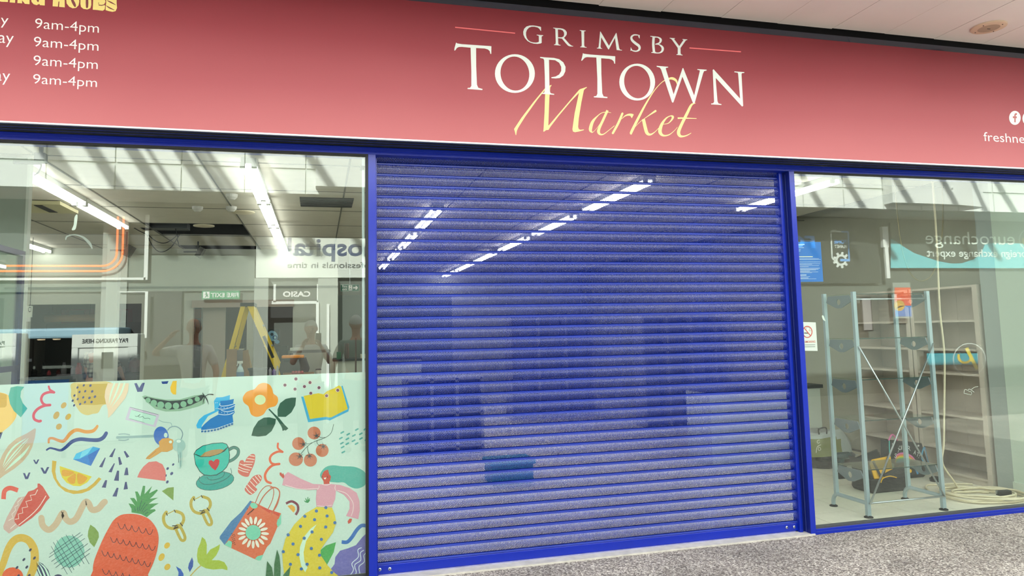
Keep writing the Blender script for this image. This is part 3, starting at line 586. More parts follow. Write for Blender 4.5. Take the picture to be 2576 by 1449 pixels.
motif('printed_keys', FB, lambda a: (a.stroke((136,168,176), [(1000,705),(1050,730),(1110,740),(1170,750),(1185,800)], 7), a.stroke((140,166,176), [(1125,850),(1160,810),(1230,795),(1300,830),(1335,900),(1310,980),(1290,1010)], 14, k=8), a.stroke((150,180,182), [(420,950),(560,945),(930,930)], [40,34,38]), a.stroke((150,178,180), [(440,905),(520,900),(590,912)], 16), a.stroke((150,178,180), [(440,985),(520,990),(575,975)], 18),
    a.ell((62,112,196), 1034,930,104,134,-8), a.ell((200,226,216), 1098,918,26,34), a.poly((214,156,76), [(1010,1080),(1000,1010),(1050,965),(1130,955),(1200,980),(1215,1050),(1190,1120),(1120,1152),(1040,1150),(980,1190),(870,1255),(815,1250),(840,1215),(960,1110)]), a.stroke((160,110,50), [(960,1140),(890,1200),(830,1245)], 6), a.ell((216,234,226), 1165,1012,22,20), a.ell((166,200,196), 1284,1058,90,90), a.stroke((170,204,200), [(1290,1120),(1305,1250),(1300,1380)], [60,44,12]), a.stroke((96,126,128), [(1300,1160),(1310,1360)], 6), a.stroke((96,126,128), [(1275,1190),(1280,1300)], 6), a.ell((220,236,230), 1280,1002,30,22)))
motif('printed_blue_boots', FE, lambda a: (a.poly((56,176,232), [(412,390),(500,385),(605,355),(600,440),(460,470),(460,570),(300,650),(210,780),(205,826),(145,822),(132,780),(170,700),(240,640),(390,575),(385,480),(380,440)]), a.poly((20,120,196), [(470,440),(560,432),(660,410),(650,470),(680,490),(660,560),(672,600),(640,640),(652,740),(560,770),(400,825),(200,850),(205,810),(250,760),(330,690),(440,630),(445,570),(440,530),(470,480)]),
    [a.stroke((226,240,250), p, 8) for p in ([(460,485),(480,510),(560,505),(660,480)],[(440,545),(500,555),(600,535),(678,500)],[(485,570),(560,588),(655,572)],[(440,622),(520,632),(600,625),(655,600)],[(205,850),(400,830),(560,775),(650,742)],[(205,880),(300,878),(420,856),(560,805),(650,768)])],
    [a.poly((46,108,166), [(x,y-12),(x+30,y-17),(x+30,y+9),(x,y+14)]) for x, y in ((202,866),(245,866),(290,862),(335,854),(380,846),(424,836),(464,822),(500,808),(540,794),(580,778),(620,762))], [a.ell((226,240,250), x, y, 5) for x, y in ((480,534),(524,534),(568,528),(490,600),(528,606),(572,608),(630,610),(405,464),(428,462),(408,545),(425,540))]))
motif('printed_orange_flower', FE, lambda a: (a.poly((240,154,48), [(950,270),(1010,205),(1090,185),(1165,215),(1200,280),(1215,335),(1270,380),(1278,450),(1240,510),(1170,530),(1120,560),(1070,630),(980,662),(905,630),(878,560),(860,510),(800,460),(785,390),(830,320),(890,290)], True, 4), a.ell((214,228,176), 1028,422,78,70), a.stroke(DGR, [(1150,552),(1250,660),(1340,790),(1365,850)], [18,24,32,50], cap=False), a.poly(DGR, [(905,925),(935,820),(1000,720),(1080,672),(1160,668),(1250,690),(1240,760),(1190,860),(1110,925),(1000,938)])))
motif('printed_flower_leaf', FF, lambda a: (a.poly(DGR, [(306,392),(295,500),(240,600),(160,662),(48,660),(45,560),(80,470),(160,410),(240,392)]), a.stroke(DGR, [(0,632),(60,690),(130,780),(178,840)], [24,26,34,52], cap=False)))
motif('printed_plum_dot', FF, lambda a: [a.ell((232,214,214), x, y, r+5).ell((122,76,98), x, y, r) for x, y, r in ((303,130,22),(150,216,21),(291,272,21),(423,236,21),(501,180,21),(627,252,21),(512,330,21),(735,365,21),(890,288,21))], .0012, split=2)
motif('printed_open_book', FF, lambda a: (a.poly((70,170,214), [(376,378),(410,378),(500,690),(730,662),(770,668),(1030,555),(940,228),(958,225),(1052,525),(1040,585),(780,712),(730,700),(475,738)]), a.poly(MUS, [(412,368),(530,345),(620,330),(690,345),(740,300),(830,265),(905,220),(940,240),(1030,550),(800,668),(770,670),(725,660),(500,692)])))
motif('printed_tomatoes', FF, lambda a: ([a.ell((202,122,92), *q) for q in ((558,888,92,90),(340,1036,90,90),(672,1132,90,92),(303,1256,100,96),(506,1268,92,92))], a.stroke((66,92,84), [(832,765),(800,880),(720,950),(560,1010),(460,1080),(372,1180)], 7), a.stroke((66,92,84), [(600,990),(600,1030),(640,1070)], 6), a.stroke((66,92,84), [(470,1070),(468,1120),(485,1180)], 6), a.stroke((66,92,84), [(720,948),(660,952),(620,930)], 6), a.stroke((66,92,84), [(530,1022),(480,1040),(440,1036)], 6),
    [a.poly((84,86,90), sum(([(cx_+52*math.cos(t)*(1+.3*(i % 2)), cy_+50*math.sin(t)*(1+.3*((i+1) % 2))), (cx_+13*math.cos(t+.5), cy_+13*math.sin(t+.5))] for i, t in [(i, 2*PI*i/6+.3) for i in range(6)]), [])) for cx_, cy_ in ((592,925),(410,1045),(688,1075),(358,1215),(494,1210))]))
motif('printed_teal_dash', FF, lambda a: [a.stroke((88,168,164), [(x-16,y+9),(x+16,y-9)], 22, sm=False) for x, y in ((953,880),(1157,839),(1277,835),(1037,905),(1117,922),(1213,899),(1300,900),(934,960),(1025,970),(1112,996),(1215,965),(1293,982),(948,1030),(1024,1038),(1154,1036),(959,1085),(968,1155))], split=1)
motif('printed_teacup', FE, lambda a: (a.ell((42,50,48), 395,1560,272,128,-10).ell((30,160,152), 395,1560,266,122,-10), a.stroke((42,60,58), [(592,1120),(660,1090),(718,1120),(715,1190),(660,1250),(600,1282)], 44, k=7).stroke((70,130,122), [(592,1120),(660,1090),(718,1120),(715,1190),(660,1250),(600,1282)], 34, k=7),
    a.poly((30,52,50), [(95,1180),(130,1125),(220,1065),(360,1030),(500,1020),(560,1040),(588,1090),(605,1200),(595,1300),(560,1370),(500,1430),(420,1480),(330,1490),(240,1480),(180,1430),(120,1330)]), a.poly((44,186,172), [(103,1185),(136,1132),(224,1072),(362,1038),(498,1028),(554,1047),(580,1095),(597,1200),(587,1296),(554,1364),(496,1422),(416,1470),(330,1480),(245,1470),(187,1424),(128,1326)]),
    a.poly((30,52,50), [(98,1185),(200,1225),(330,1222),(440,1190),(530,1145),(585,1080),(575,1080),(500,1140),(430,1178),(330,1210),(205,1214),(105,1175)]), a.poly((176,140,88), [(190,1216),(250,1160),(350,1125),(470,1112),(522,1125),(480,1165),(400,1196),(320,1214)]), a.poly((198,34,48), [(400,1412),(350,1375),(305,1315),(310,1278),(345,1268),(375,1290),(400,1258),(432,1250),(458,1270),(455,1320),(430,1370)])))
motif('printed_saucer_rings', FG, lambda a: (a.stroke((20,90,88), [(335,100),(330,160),(400,205),(520,200),(680,140),(765,60),(755,-10)], 6), a.stroke((20,90,88), [(435,105),(460,140),(540,145),(640,110),(672,60),(665,30)], 6)), .0022)
def mitten(a, f, pts, lines):
    a.poly((214,104,92), pts, True, 4); [a.stroke((240,226,216), l, 10) for l in lines]
motif('printed_mitten', FE, lambda a: mitten(a, FE, [(905,1185),(955,1195),(955,1280),(930,1360),(890,1440),(860,1500),(780,1490),(720,1440),(722,1370),(745,1280),(790,1270),(810,1300),(840,1240)], [[(885,1205),(948,1215)],[(850,1245),(945,1258)],[(825,1290),(930,1295)],[(800,1330),(912,1330)],[(745,1320),(820,1350),(908,1375)],[(730,1360),(790,1390),(880,1410)],[(722,1395),(790,1425),(860,1440)]]))
motif('printed_mitten', FG, lambda a: mitten(a, FG, [(945,270),(1000,180),(1060,100),(1140,75),(1178,110),(1160,170),(1090,240),(1115,270),(1090,310),(1030,350),(980,325)], [[(1130,85),(1165,130)],[(1090,100),(1150,170)],[(1055,125),(1115,195)],[(1020,165),(1085,235)],[(985,210),(1040,270),(1085,305)],[(960,245),(1000,300),(1045,335)]]))
motif('printed_coral_squiggle', FF, lambda a: a.stroke((226,96,58), [(52,1035),(52,1100),(115,1152)], 28).stroke((226,96,58), [(115,1152),(50,1150),(-30,1190),(-62,1250),(-40,1310),(20,1330)], 32).stroke((226,96,58), [(70,1322),(-20,1340),(-90,1400),(-130,1480),(-110,1560),(-50,1590)], 34))
motif('printed_gift_bag', FG, lambda a: (a.stroke((190,96,66), [(1090,460),(1150,320),(1230,235),(1310,235),(1340,300),(1320,420),(1260,550)], 11), a.poly((58,120,176), [(1020,428),(1060,445),(1010,520),(700,1030),(672,1028),(605,940),(610,910),(760,710),(900,580)]), a.poly((222,106,66), [(1045,435),(1270,545),(1440,600),(1350,850),(1190,1170),(1130,1240),(1060,1210),(870,1120),(672,1030),(780,870),(1000,520)]), a.poly((214,70,44), [(1130,495),(1420,600),(1410,650),(1270,590)]),
    a.ell((122,208,180), 1070,495,52,38,20), a.poly((122,208,180), [(672,1028),(730,965),(775,985),(765,1070)]), a.poly((122,208,180), [(1085,1215),(1120,1180),(1200,1160),(1165,1235),(1130,1240)]), a.poly((122,208,180), [(1400,690),(1440,600),(1440,740),(1395,790)]),
    a.stroke((200,100,68), [(1130,500),(1200,370),(1300,270),(1370,255),(1420,320),(1390,470),(1310,610)], 14),
    [a.ell((238,232,220), 1062+158*math.cos(t)*(1+.06*math.sin(3*t)), 857+165*math.sin(t), 54, 20, math.degrees(t)) for t in [2*PI*i/17+.1 for i in range(17)]], a.ell((122,208,180), 1062,857,104,102,-20), [a.ell((60,34,30), 985+(i*53 % 95), 535+(i*37 % 85), 6) for i in range(16)], [a.ell((60,34,30), 775+(i*29 % 48), 870+i*11, 6) for i in range(14)]))
motif('printed_bag_right_side', FH, lambda a: (a.poly((222,106,66), [(0,640),(132,712),(90,830),(0,1040),(-60,1100)]), a.poly((122,208,180), [(136,715),(92,735),(80,790),(92,830)]), a.stroke((200,100,68), [(0,330),(70,335),(118,390),(90,510),(20,660)], 13)), .0008)
motif('printed_little_rainbow', FH, lambda a: (a.stroke((118,30,58), [(198,535),(270,508),(340,550),(350,620),(320,678)], 30, cap=False, k=7), a.poly((228,166,50), [(216,565),(270,550),(308,575),(316,615),(292,650)])))
motif('printed_tiny_leaf', FH, lambda a: [a.stroke((38,138,76), p, [8,14,16]) for p in ([(474,455),(472,490),(468,518)],[(445,470),(455,495),(462,518)],[(496,470),(484,495),(474,518)],[(430,500),(445,512),(465,518)],[(498,492),(484,508),(470,520)])], split=1)
motif('printed_hair', FH, lambda a: a.poly((72,172,160), [(632,200),(640,140),(700,75),(790,53),(900,65),(1060,72),(1170,120),(1228,190),(1222,250),(1180,315),(1090,347),(1000,320),(930,270),(840,270),(700,250)], True, 4))
motif('printed_dancer', FH, lambda a: (a.poly((200,66,44), [(675,290),(672,255),(650,215),(645,190),(668,140),(690,118),(730,108),(742,165),(765,190),(758,240),(745,262),(748,290)]), a.poly((200,66,44), [(165,222),(118,175),(118,145),(140,145),(150,168),(162,150),(178,190)]), a.poly((200,66,44), [(1000,725),(1032,728),(1020,770),(985,792),(975,760)]),
    a.poly((220,156,176), [(222,136),(180,175),(150,302),(330,350),(480,365),(585,358),(575,480),(582,575),(778,580),(820,470),(828,370),(930,425),(1000,510),(1000,600),(955,692),(1110,732),(1130,620),(1125,500),(1090,400),(1000,340),(880,300),(740,285),(640,292),(540,288),(380,220)]),
    [a.stroke((244,224,226), p, 7) for p in ([(190,302),(380,352),(600,345)],[(615,310),(612,335),(596,358)],[(655,292),(710,300),(765,285)],[(822,305),(815,340),(828,370)],[(850,370),(960,410),(1040,520),(1045,610),(1020,692)],[(590,564),(690,570),(778,556)])],
    a.poly((224,202,52), [(582,578),(778,586),(818,690),(830,780),(790,900),(700,1020),(635,1115),(632,1180),(720,1310),(800,1400),(860,1480),(180,1480),(160,1300),(150,1140),(190,980),(300,800),(440,660)]), a.poly((212,240,218), [(585,795),(520,900),(450,1010),(420,1150),(430,1260),(470,1340),(440,1400),(390,1320),(365,1200),(375,1080),(420,960),(510,850)]),
    a.poly((244,240,232), [(672,212),(708,205),(692,232)]), [a.ell((90,26,24), x, y, r) for x, y, r in ((654,196,6),(722,200,7),(672,165,4),(718,180,4))],
    [a.ell((52,110,176), x, y, 20) for x, y in ((701,585),(582,628),(435,694),(558,737),(716,690),(814,775),(699,829),(381,821),(527,891),(226,927),(428,969),(644,984),(287,1042),(518,1098),(164,1139),(350,1176),(621,1184),(254,1298),(464,1297),(392,1355),(624,1342),(774,1400))]), .001)
motif('printed_green_leaf', FH, lambda a: (a.poly((66,168,84), [(828,1022),(800,1150),(715,1310),(635,1190),(635,1120),(700,1065)]), a.poly((66,168,84), [(460,1350),(510,1460),(410,1460)])), split=1)
motif('printed_dark_leaf', FH, lambda a: [a.poly((48,108,66), p) for p in ([(85,1115),(115,1200),(130,1340),(128,1480),(45,1480),(50,1300)],[(-40,1260),(20,1340),(45,1480),(-60,1480)],[(256,1325),(240,1440),(200,1500),(160,1440)],)], .0042, split=1)
motif('printed_blue_ribbon', FH, lambda a: a.stroke((34,106,190), [(900,1020),(970,1020),(1030,960),(1090,870),(1150,815),(1212,815)], 46, cap=False, k=7))
motif('printed_violet_blob', FH, lambda a: (a.poly((108,104,182), [(1300,900),(1225,920),(1160,960),(1080,1060),(980,1100),(880,1130),(820,1210),(810,1300),(765,1360),(830,1480),(1300,1500)]), [a.stroke((214,226,240), p, 10) for p in ([(1150,1092),(1105,1120),(1110,1210),(1030,1290),(1050,1370),(1000,1450)],[(1178,1125),(1135,1160),(1140,1250),(1065,1310),(1085,1400),(1060,1450)],[(1215,1155),(1180,1190),(1185,1270),(1120,1330),(1130,1420)])]))

# ================================================================ shop interior: shell
tf = struct(wempty('floor')); FT = mat('floor_tile', (236, 230, 214), .45, noise=.035, scale=5)
MB().box(-6, 7.2, .13, 15, -.04, -.006).build('screed', mat('grout', (110, 106, 96), .8), tf)
tsz = .42
for i in range(8):
    for j in range(12):
        x0 = 3.16+i*tsz; y0 = .13+j*tsz
        MB().box(x0+.0025, min(x0+tsz-.0025, 6.6), y0+.0025, y0+tsz-.0025, -.005, 0).build('tile', FT, tf)
mbf = MB(); mbf.box(-6, 3.158, .13, 15, -.005, 0); mbf.box(3.158, 6.6, 5.18, 15, -.005, 0); mbf.build('floor_finish', FT, tf)
SD = 13.2
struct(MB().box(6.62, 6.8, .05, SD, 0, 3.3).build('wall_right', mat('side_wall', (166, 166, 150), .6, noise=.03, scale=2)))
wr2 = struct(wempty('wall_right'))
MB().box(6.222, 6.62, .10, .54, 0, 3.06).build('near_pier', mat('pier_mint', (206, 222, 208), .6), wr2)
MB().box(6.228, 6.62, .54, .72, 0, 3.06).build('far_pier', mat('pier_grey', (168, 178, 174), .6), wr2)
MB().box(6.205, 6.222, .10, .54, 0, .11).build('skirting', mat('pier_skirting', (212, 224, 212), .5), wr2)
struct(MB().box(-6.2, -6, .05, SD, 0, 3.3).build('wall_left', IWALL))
struct(MB().box(-6, 6.8, SD, SD+.15, 0, 3.3).build('wall_back', IWALL))
# ceiling of big tiles with a few missing
ci = struct(wempty('ceiling')); CZ = 3.05
MB().box(-6, 6.8, .05, SD, 3.3, 3.36).build('slab', mat('ceiling_void', (30, 30, 30), .9), ci)
holes = {(2, 3), (4, 4)}
hx, hy = 1.2, 1.2
for i in range(-4, 6):
    for j in range(11):
        if (i, j) in ((-1, 4), (-1, 6)): continue
        x0 = -.95+i*hx; y0 = .2+j*hy
        MB().box(x0+.008, min(x0+hx-.008, 6.6), y0+.008, y0+hy-.008, CZ, CZ+.02).build('ceiling_tile', TILEC, ci)
gb = MB()
for i in range(-4, 7): gb.box(-.95+i*hx-.008, -.95+i*hx+.008, .1, SD, CZ-.004, CZ+.006)
for j in range(12): gb.box(-6, 6.6, .2+j*hy-.008, .2+j*hy+.008, CZ-.003, CZ+.005)
gb.build('grid_bar', TBAR, ci)
# partition across the back on the left, opening on the right
PY = 7.9
pt = struct(wempty('wall_back'))
def pr(xl, yt, xr, yb, Y=PY):
    a, b = at(xl, yt, Y), at(xr, yb, Y); return a.x, b.x, b.z, a.z
def pbox(mb, xl, yt, xr, yb, Y=PY, d=.06, mi=0):
    x0, x1, z0, z1 = pr(xl, yt, xr, yb, Y); mb.box(x0, x1, Y, Y+d, z0, z1, mi)
m1 = MB(); m1.box(-6, .32, PY, PY+.12, 2.16, 3.05)
for a, b in ((-6, -4.35), (-3.42, -3.1), (-2.75, -1.98), (-1.15, -1.05), (-.42, .32)): m1.box(a, b, PY, PY+.12, 0, 2.16)
m1.build('partition', IWALL, pt)
MB().box(-2.0, -.4, PY-.03, PY, 2.08, 2.2).build('door_head', mat('taupe_trim', (168, 154, 142), .6), pt)
mm = MB(); mm.box(-6, .32, PY-.02, PY, 2.40, 2.43); mm.build('dado_line', mat('dado_grey', (120, 122, 112), .7), pt)  # thin grey line along the partition, darker than the wall
struct(MB().box(-6, .32, PY+2.6, PY+2.75, 0, 3.05).build('wall_back', mat('back_room_wall', (120, 112, 108), .7)))

# ---------------------------------------------------------------- fluorescent lights
TW = mat('tube_light', (255, 253, 248), .5, emis=TUBE)
BAT = mat('batten_white', (225, 228, 222), .5)
GN = 'twin tube lights in rows on the shop ceiling'
fl0 = None
rowlab = {-2.1: 'first row from the left', -.52: 'second row from the left', 1.3: 'third row, behind the left of the shutter', 3.0: 'fourth row, behind the middle of the shutter', 5.1: 'right hand row above the rack'}
rows = {-2.37: (1.56, 3.3), -4.12: (4.4, 6.16), -.56: (1.22, 2.98, 4.74, 6.5), 1.305: (3.1, 5.2, 7.1, 9.1), 3.05: (1.3, 3.42, 5.5, 7.6, 9.6, 11.4), 4.9: (1.0,)}
for k, (X, ys_) in enumerate(rows.items()):
    for i, yy0 in enumerate(ys_):
        if fl0 is None:
            fl0 = wempty('fluorescent_light')
            MB().box(-.06, .06, 0, 1.72, -.045, 0).build('batten', BAT, fl0)
            for dx in (-.045, .045):
                MB().tube([(dx, .03, -.065), (dx, 1.69, -.065)], .016, 8).build('tube', TW, fl0, smooth=True)
                for yy in (.0, 1.69): MB().box(dx-.02, dx+.02, yy, yy+.03, -.085, -.04).build('lamp_holder', BAT, fl0)
            f = fl0
        else: f = dup(fl0)
        f.location = (X, yy0, CZ-.002)
        od = ('nearest', 'second', 'third', 'fourth', 'fifth', 'sixth')[i]
        tag(f, '%s twin tube light from the window in the %s' % (od, ['left ceiling row', 'far left low row', 'row crossing the left window middle', 'row behind the shutter left part', 'long row behind the shutter middle', 'rightmost ceiling row'][k]), 'light', GN)

# ---------------------------------------------------------------- ceiling fittings
def thing(o, label, cat, group=None): return tag(o, label, cat, group)
ac = wempty('air_conditioner', label='cream ceiling cassette with a dark air slot at upper left', cat='air conditioner')
q = atz(112, 515, CZ)
MB().box(q.x-.24, q.x+.24, q.y-.3, q.y+.3, CZ-.045, CZ-.008).build('cassette', mat('cassette_cream', (206, 200, 160), .5), ac)
MB().box(q.x-.02, q.x+.06, q.y-.24, q.y+.22, CZ-.05, CZ-.044).build('air_slot', BLACK, ac)
for (px, py, r, lab) in ((612, 533, .13, 'round cream ceiling speaker left of the second light row'), (513, 567, .13, 'round white disc fitting on the ceiling near the dangling cables')):
    q = atz(px, py, CZ); MB().lathe([(r, 0), (r, -.012), (r*.6, -.02)], (q.x, q.y, CZ), 24).build('ceiling_speaker', mat('fit_cream', (214, 206, 180), .5)); o = bpy.context.scene.collection.objects[-1]; tag(o, lab, 'speaker')
for (px, py, lab) in ((497, 520, 'left one of two small dome smoke detectors on the ceiling'), (582, 520, 'right one of two small dome smoke detectors on the ceiling'), (583, 489, 'small silver smoke detector close to the window top')):
    q = atz(px, py, CZ); o = MB().lathe([(.06, 0), (.055, -.03), (.03, -.055), (.0, -.06)], (q.x, q.y, CZ), 18).build('smoke_detector', mat('det_white', (200, 200, 194), .4)); tag(o, lab, 'smoke detector', 'smoke detectors on the shop ceiling')
pp_ = wempty('room_divider', label='pale upright panel inside the shop at the far left of the window', cat='panel')
qx = at(66, 520, 1.45).x
MB().box(-3.6, qx, 1.45, 1.49, 0, CZ-.01).build('board', mat('panel_mint', (158, 168, 158), .6), pp_); MB().box(qx, qx+.02, 1.435, 1.5, 0, CZ-.01).build('edge_strip', mat('panel_edge', (206, 214, 206), .5), pp_)
def cctv(px, py, Y, lab, ct=3.05):
    q = at(px, py, Y); r = wempty('security_camera', label=lab, cat='camera')
    MB().bar((q.x, Y, q.z), (q.x, Y, ct), .02, .02).build('bracket', DKGREY, r)
    MB().box(q.x-.2, q.x+.05, Y-.015, Y+.015, q.z-.02, q.z).build('arm', DKGREY, r)
    T = Matrix.Translation((q.x+.03, Y, q.z-.03)) @ Matrix.Rotation(.5, 4, 'Y')
    MB().box(-.035, .035, -.1, .1, -.07, .09, T=T).build('camera_body', mat('cam_grey', (96, 96, 92), .4), r)
cctv(318, 628, 5.9, 'security camera on a bracket beside the white column'); cctv(498, 632, 6.9, 'security camera on a bracket above the partition')
# dangling cables below the missing tile
cb = wempty('ceiling_cable', label='black cables looping down from a missing ceiling tile', cat='cable')
def cab(pts, r=.006, Y=5.5):
    P = [tuple(at(x, y, Y)) for x, y in pts]; P = catmull(P, False, 6); MB().tube(P, r, 6).build('cable', BLACK, cb, smooth=True)
cab([(296, 545), (340, 575), (370, 590)]); cab([(370, 590), (385, 620), (405, 634), (430, 622), (452, 590)]); cab([(372, 590), (395, 608), (420, 610), (448, 590)]); cab([(452, 515), (440, 535), (440, 565), (447, 596)]); cab([(445, 600), (452, 622)])
MB().box(at(358, 580, 5.6).x, at(475, 580, 5.6).x, 5.45, 5.7, CZ+.0, CZ+.08).build('tray', DKGREY, cb)
# pillar on the left
v0, v1 = atz(671, 489, CZ), atz(814, 507, CZ)
vt = tag(MB().box(-.2, .36, v1.y-.25, v1.y+.3, CZ-.012, CZ).build('tile_gap_infill', mat('infill_dark', (40, 42, 42), .6)), 'dark missing-tile vent in the shop ceiling right of the second light row', 'infill')  # dark slatted panel made up in place of an open ceiling tile
for i in range(5): MB().box(-.2, .36, v1.y-.2+.1*i, v1.y-.19+.1*i, CZ-.02, CZ-.012).build('infill_slat', DKGREY, vt)
st = struct(MB().box(at(271, 600, 6.2).x, at(299, 600, 6.2).x, 6.2, 6.36, 0, CZ).build('wall_left', mat('column_white', (214, 220, 210), .5))); st.name = 'trim_3'

def part(mb, nm, m, p, **k): return mb.build(nm, m, p, **k)
# fire exit sign (inside, reads the right way)
fs = wempty('fire_exit_sign', label='small green fire exit sign with running man and right arrow inside the shop', cat='sign')
FY = 6.4; x0, x1, z0, z1 = pr(857, 716, 903, 732, FY)
MB().box(x0, x1, FY, FY+.02, z0, z1).build('plate', mat('sign_green', (20, 84, 62), .4), fs)
MB().box(x0-.004, x1+.004, FY+.004, FY+.018, z0-.004, z1+.004).build('edge', WHITE, fs)
MB().bar(((x0+x1)/2, FY+.01, z1), ((x0+x1)/2, FY+.01, CZ), .01, .01).build('drop_rod', ALU, fs)
fw = (x1-x0)/46
text('lettering', 'Fire', x0+4*fw, x0+16*fw, z0+.55*(z1-z0), z0+.9*(z1-z0), FY-.002, LWm, fs); text('lettering', 'exit', x0+4*fw, x0+16*fw, z0+.12*(z1-z0), z0+.45*(z1-z0), FY-.002, LWm, fs)
MB().box(x0+20*fw, x0+29*fw, FY-.002, FY, z0+.1*(z1-z0), z0+.9*(z1-z0)).build('door_symbol', LWm, fs)
zc = (z0+z1)/2; g_ = MB(); g_.ellip((x0+25*fw, FY-.003, z0+.75*(z1-z0)), (.008, .001, .008)); g_.bar((x0+25*fw, FY-.003, z0+.7*(z1-z0)), (x0+24*fw, FY-.003, z0+.4*(z1-z0)), .001, .012); g_.bar((x0+24*fw, FY-.003, z0+.45*(z1-z0)), (x0+27*fw, FY-.003, z0+.2*(z1-z0)), .001, .008); g_.bar((x0+24*fw, FY-.003, z0+.4*(z1-z0)), (x0+21.5*fw, FY-.003, z0+.2*(z1-z0)), .001, .008); g_.build('running_man', mat('sign_green', (20, 84, 62)), fs)
MB().prism([(x0+31*fw, zc-.01), (x0+38*fw, zc-.01), (x0+37*fw, zc-.03), (x0+39.5*fw, zc-.03), (x0+43.5*fw, zc), (x0+39.5*fw, zc+.03), (x0+37*fw, zc+.03), (x0+38*fw, zc+.01), (x0+31*fw, zc+.01)], FY-.003, FY-.001).build('arrow', LWm, fs)

# ---------------------------------------------------------------- counter behind the film and what stands on and by it
WD = mat('kraft', (150, 118, 86), .7, noise=.08, scale=10)
cn = wempty('shop_counter', label='grey counter running just above the window film edge', cat='counter')
MB().box(-3.0, .25, 4.7, 5.4, 1.03, 1.065).build('worktop', mat('counter_grey', (92, 92, 90), .5), cn)
MB().box(-2.95, .2, 4.78, 5.36, .08, 1.03).build('carcass', mat('counter_front', (190, 186, 176), .6), cn)
MB().box(-2.9, .15, 4.84, 5.3, 0, .08).build('plinth', DKGREY, cn)
# step ladder
ld = wempty('step_ladder', label='yellow fibreglass step ladder standing open behind the counter', cat='ladder')
YL = mat('ladder_yellow', (236, 204, 40), .45); LYm = mat('ladder_shade', (206, 170, 40), .5)
LYY = 6.1; top = at(628, 768, LYY)
def lp(px, py, Y): return at(px, py, Y)
tl, tr_ = lp(612, 768, LYY), lp(630, 768, LYY)
bL = Vector((tl.x-.50, LYY, 0)); bR = Vector((tr_.x+.86, LYY, 0))
for nm, a, b_, w_ in (('front_rail', (tr_.x, LYY, tr_.z), (bR.x, LYY, 0), .085), ('front_rail', (tr_.x, LYY+.34, tr_.z), (bR.x, LYY+.56, 0), .085), ('rear_rail', (tl.x, LYY, tl.z), (bL.x, LYY, 0), .06), ('rear_rail', (tl.x+.03, LYY+.34, tl.z), (bL.x+.03, LYY+.56, 0), .06)):
    MB().bar(a, b_, w_, .03, up=(0, 1, 0)).build(nm, YL, ld)
MB().box(tl.x-.04, tr_.x+.06, LYY-.03, LYY+.38, tl.z-.015, tl.z+.035).build('top_cap', BLACK, ld, bevel=.008)
for i in range(1, 7):
    t = i/7; x = tr_.x+(bR.x-tr_.x)*t; z = tr_.z*(1-t)
    MB().box(x-.05, x+.05, LYY, LYY+.34+.22*t, z-.012, z+.012).build('tread', ALU, ld)
    if i in (2, 4):
        x = tl.x+(bL.x-tl.x)*t; MB().bar((x, LYY, z), (x, LYY+.34+.22*t, z), .03, .02).build('rear_brace', ALU, ld)
ml = at(650, 842, LYY); d_ = (Vector((bR.x, LYY, 0))-Vector((tr_.x, LYY, tr_.z))).normalized(); p0 = Vector((tr_.x, LYY-.016, tr_.z))+d_*.48
MB().bar(p0, p0+d_*.34, .04, .003, up=(0, 1, 0)).build('maker_label', BLACK, ld)
# boards leaning against the partition
for k, (xa, xb, yt, lab, c) in enumerate(((572, 598, 878, 'widest brown cardboard panel leaning left of the ladder', (146, 116, 86)), (597, 612, 880, 'narrow grey board leaning between the cardboard panels', (116, 112, 110)), (601, 626, 881, 'tilted cardboard panel leaning by the ladder foot', (156, 126, 92)), (622, 638, 884, 'thin pale wooden batten leaning beside the ladder', (196, 172, 130)))):
    a = at(xa, yt, 5.7+.05*k); b_ = at(xb, yt, 5.7+.05*k); sl_ = (0, 0, .12, .22)[k]
    T = Matrix.Translation((a.x+a.z*math.sin(sl_), 5.55+.06*k, 0)) @ Matrix.Rotation(-sl_, 4, 'Y') @ Matrix.Rotation(-.04, 4, 'X')
    w_ = (b_.x-a.x)*(.35 if k == 3 else 1)
    o = MB().box(0, w_, 0, .02, .0, a.z, T=T).build('leaning_board', mat('board_%d' % k, c, .7, noise=.07, scale=8)); tag(o, lab, 'board')
# spray bottle
sb = wempty('spray_bottle', label='white trigger spray bottle standing on the counter edge', cat='bottle')
q = at(604, 947, 4.85); x, y, z = q.x, 4.85, 1.066; s = 1.0
MB().lathe([(.0, 0), (.042, .0), (.045, .02), (.045, .10), (.03, .145), (.016, .165), (.014, .185)], (x, y, z), 20).build('bottle_body', mat('clear_blue_plastic', (178, 204, 208), .25), sb, smooth='auto')
MB().lathe([(.0455, .03), (.0455, .09)], (x, y, z), 20).build('bottle_label', mat('bottle_label', (96, 128, 160), .5), sb)
h = MB(); h.box(x-.035, x+.03, y-.012, y+.012, z+.195, z+.225); h.box(x-.012, x+.012, y-.012, y+.012, z+.18, z+.2); h.bar((x-.028, y, z+.2), (x-.04, y, z+.165), .012, .008); h.build('trigger_head', mat('plastic_white', (220, 228, 222), .4), sb)
# bucket
bk = wempty('grey_tub', label='dark grey plastic tub on the counter below the ladder', cat='tub')
q0, q1 = at(625, 925, 5.05), at(672, 925, 5.05); cx_, r_ = (q0.x+q1.x)/2, (q1.x-q0.x)/2
MB().lathe([(r_*.8, 0), (r_, .1), (r_+.01, .1), (r_+.01, .125), (r_*.95, .125), (r_*.75, .02), (0, .02)], (cx_, 5.05, 1.066), 24).build('tub_body', mat('tub_grey', (66, 70, 78), .45), bk, smooth='auto')
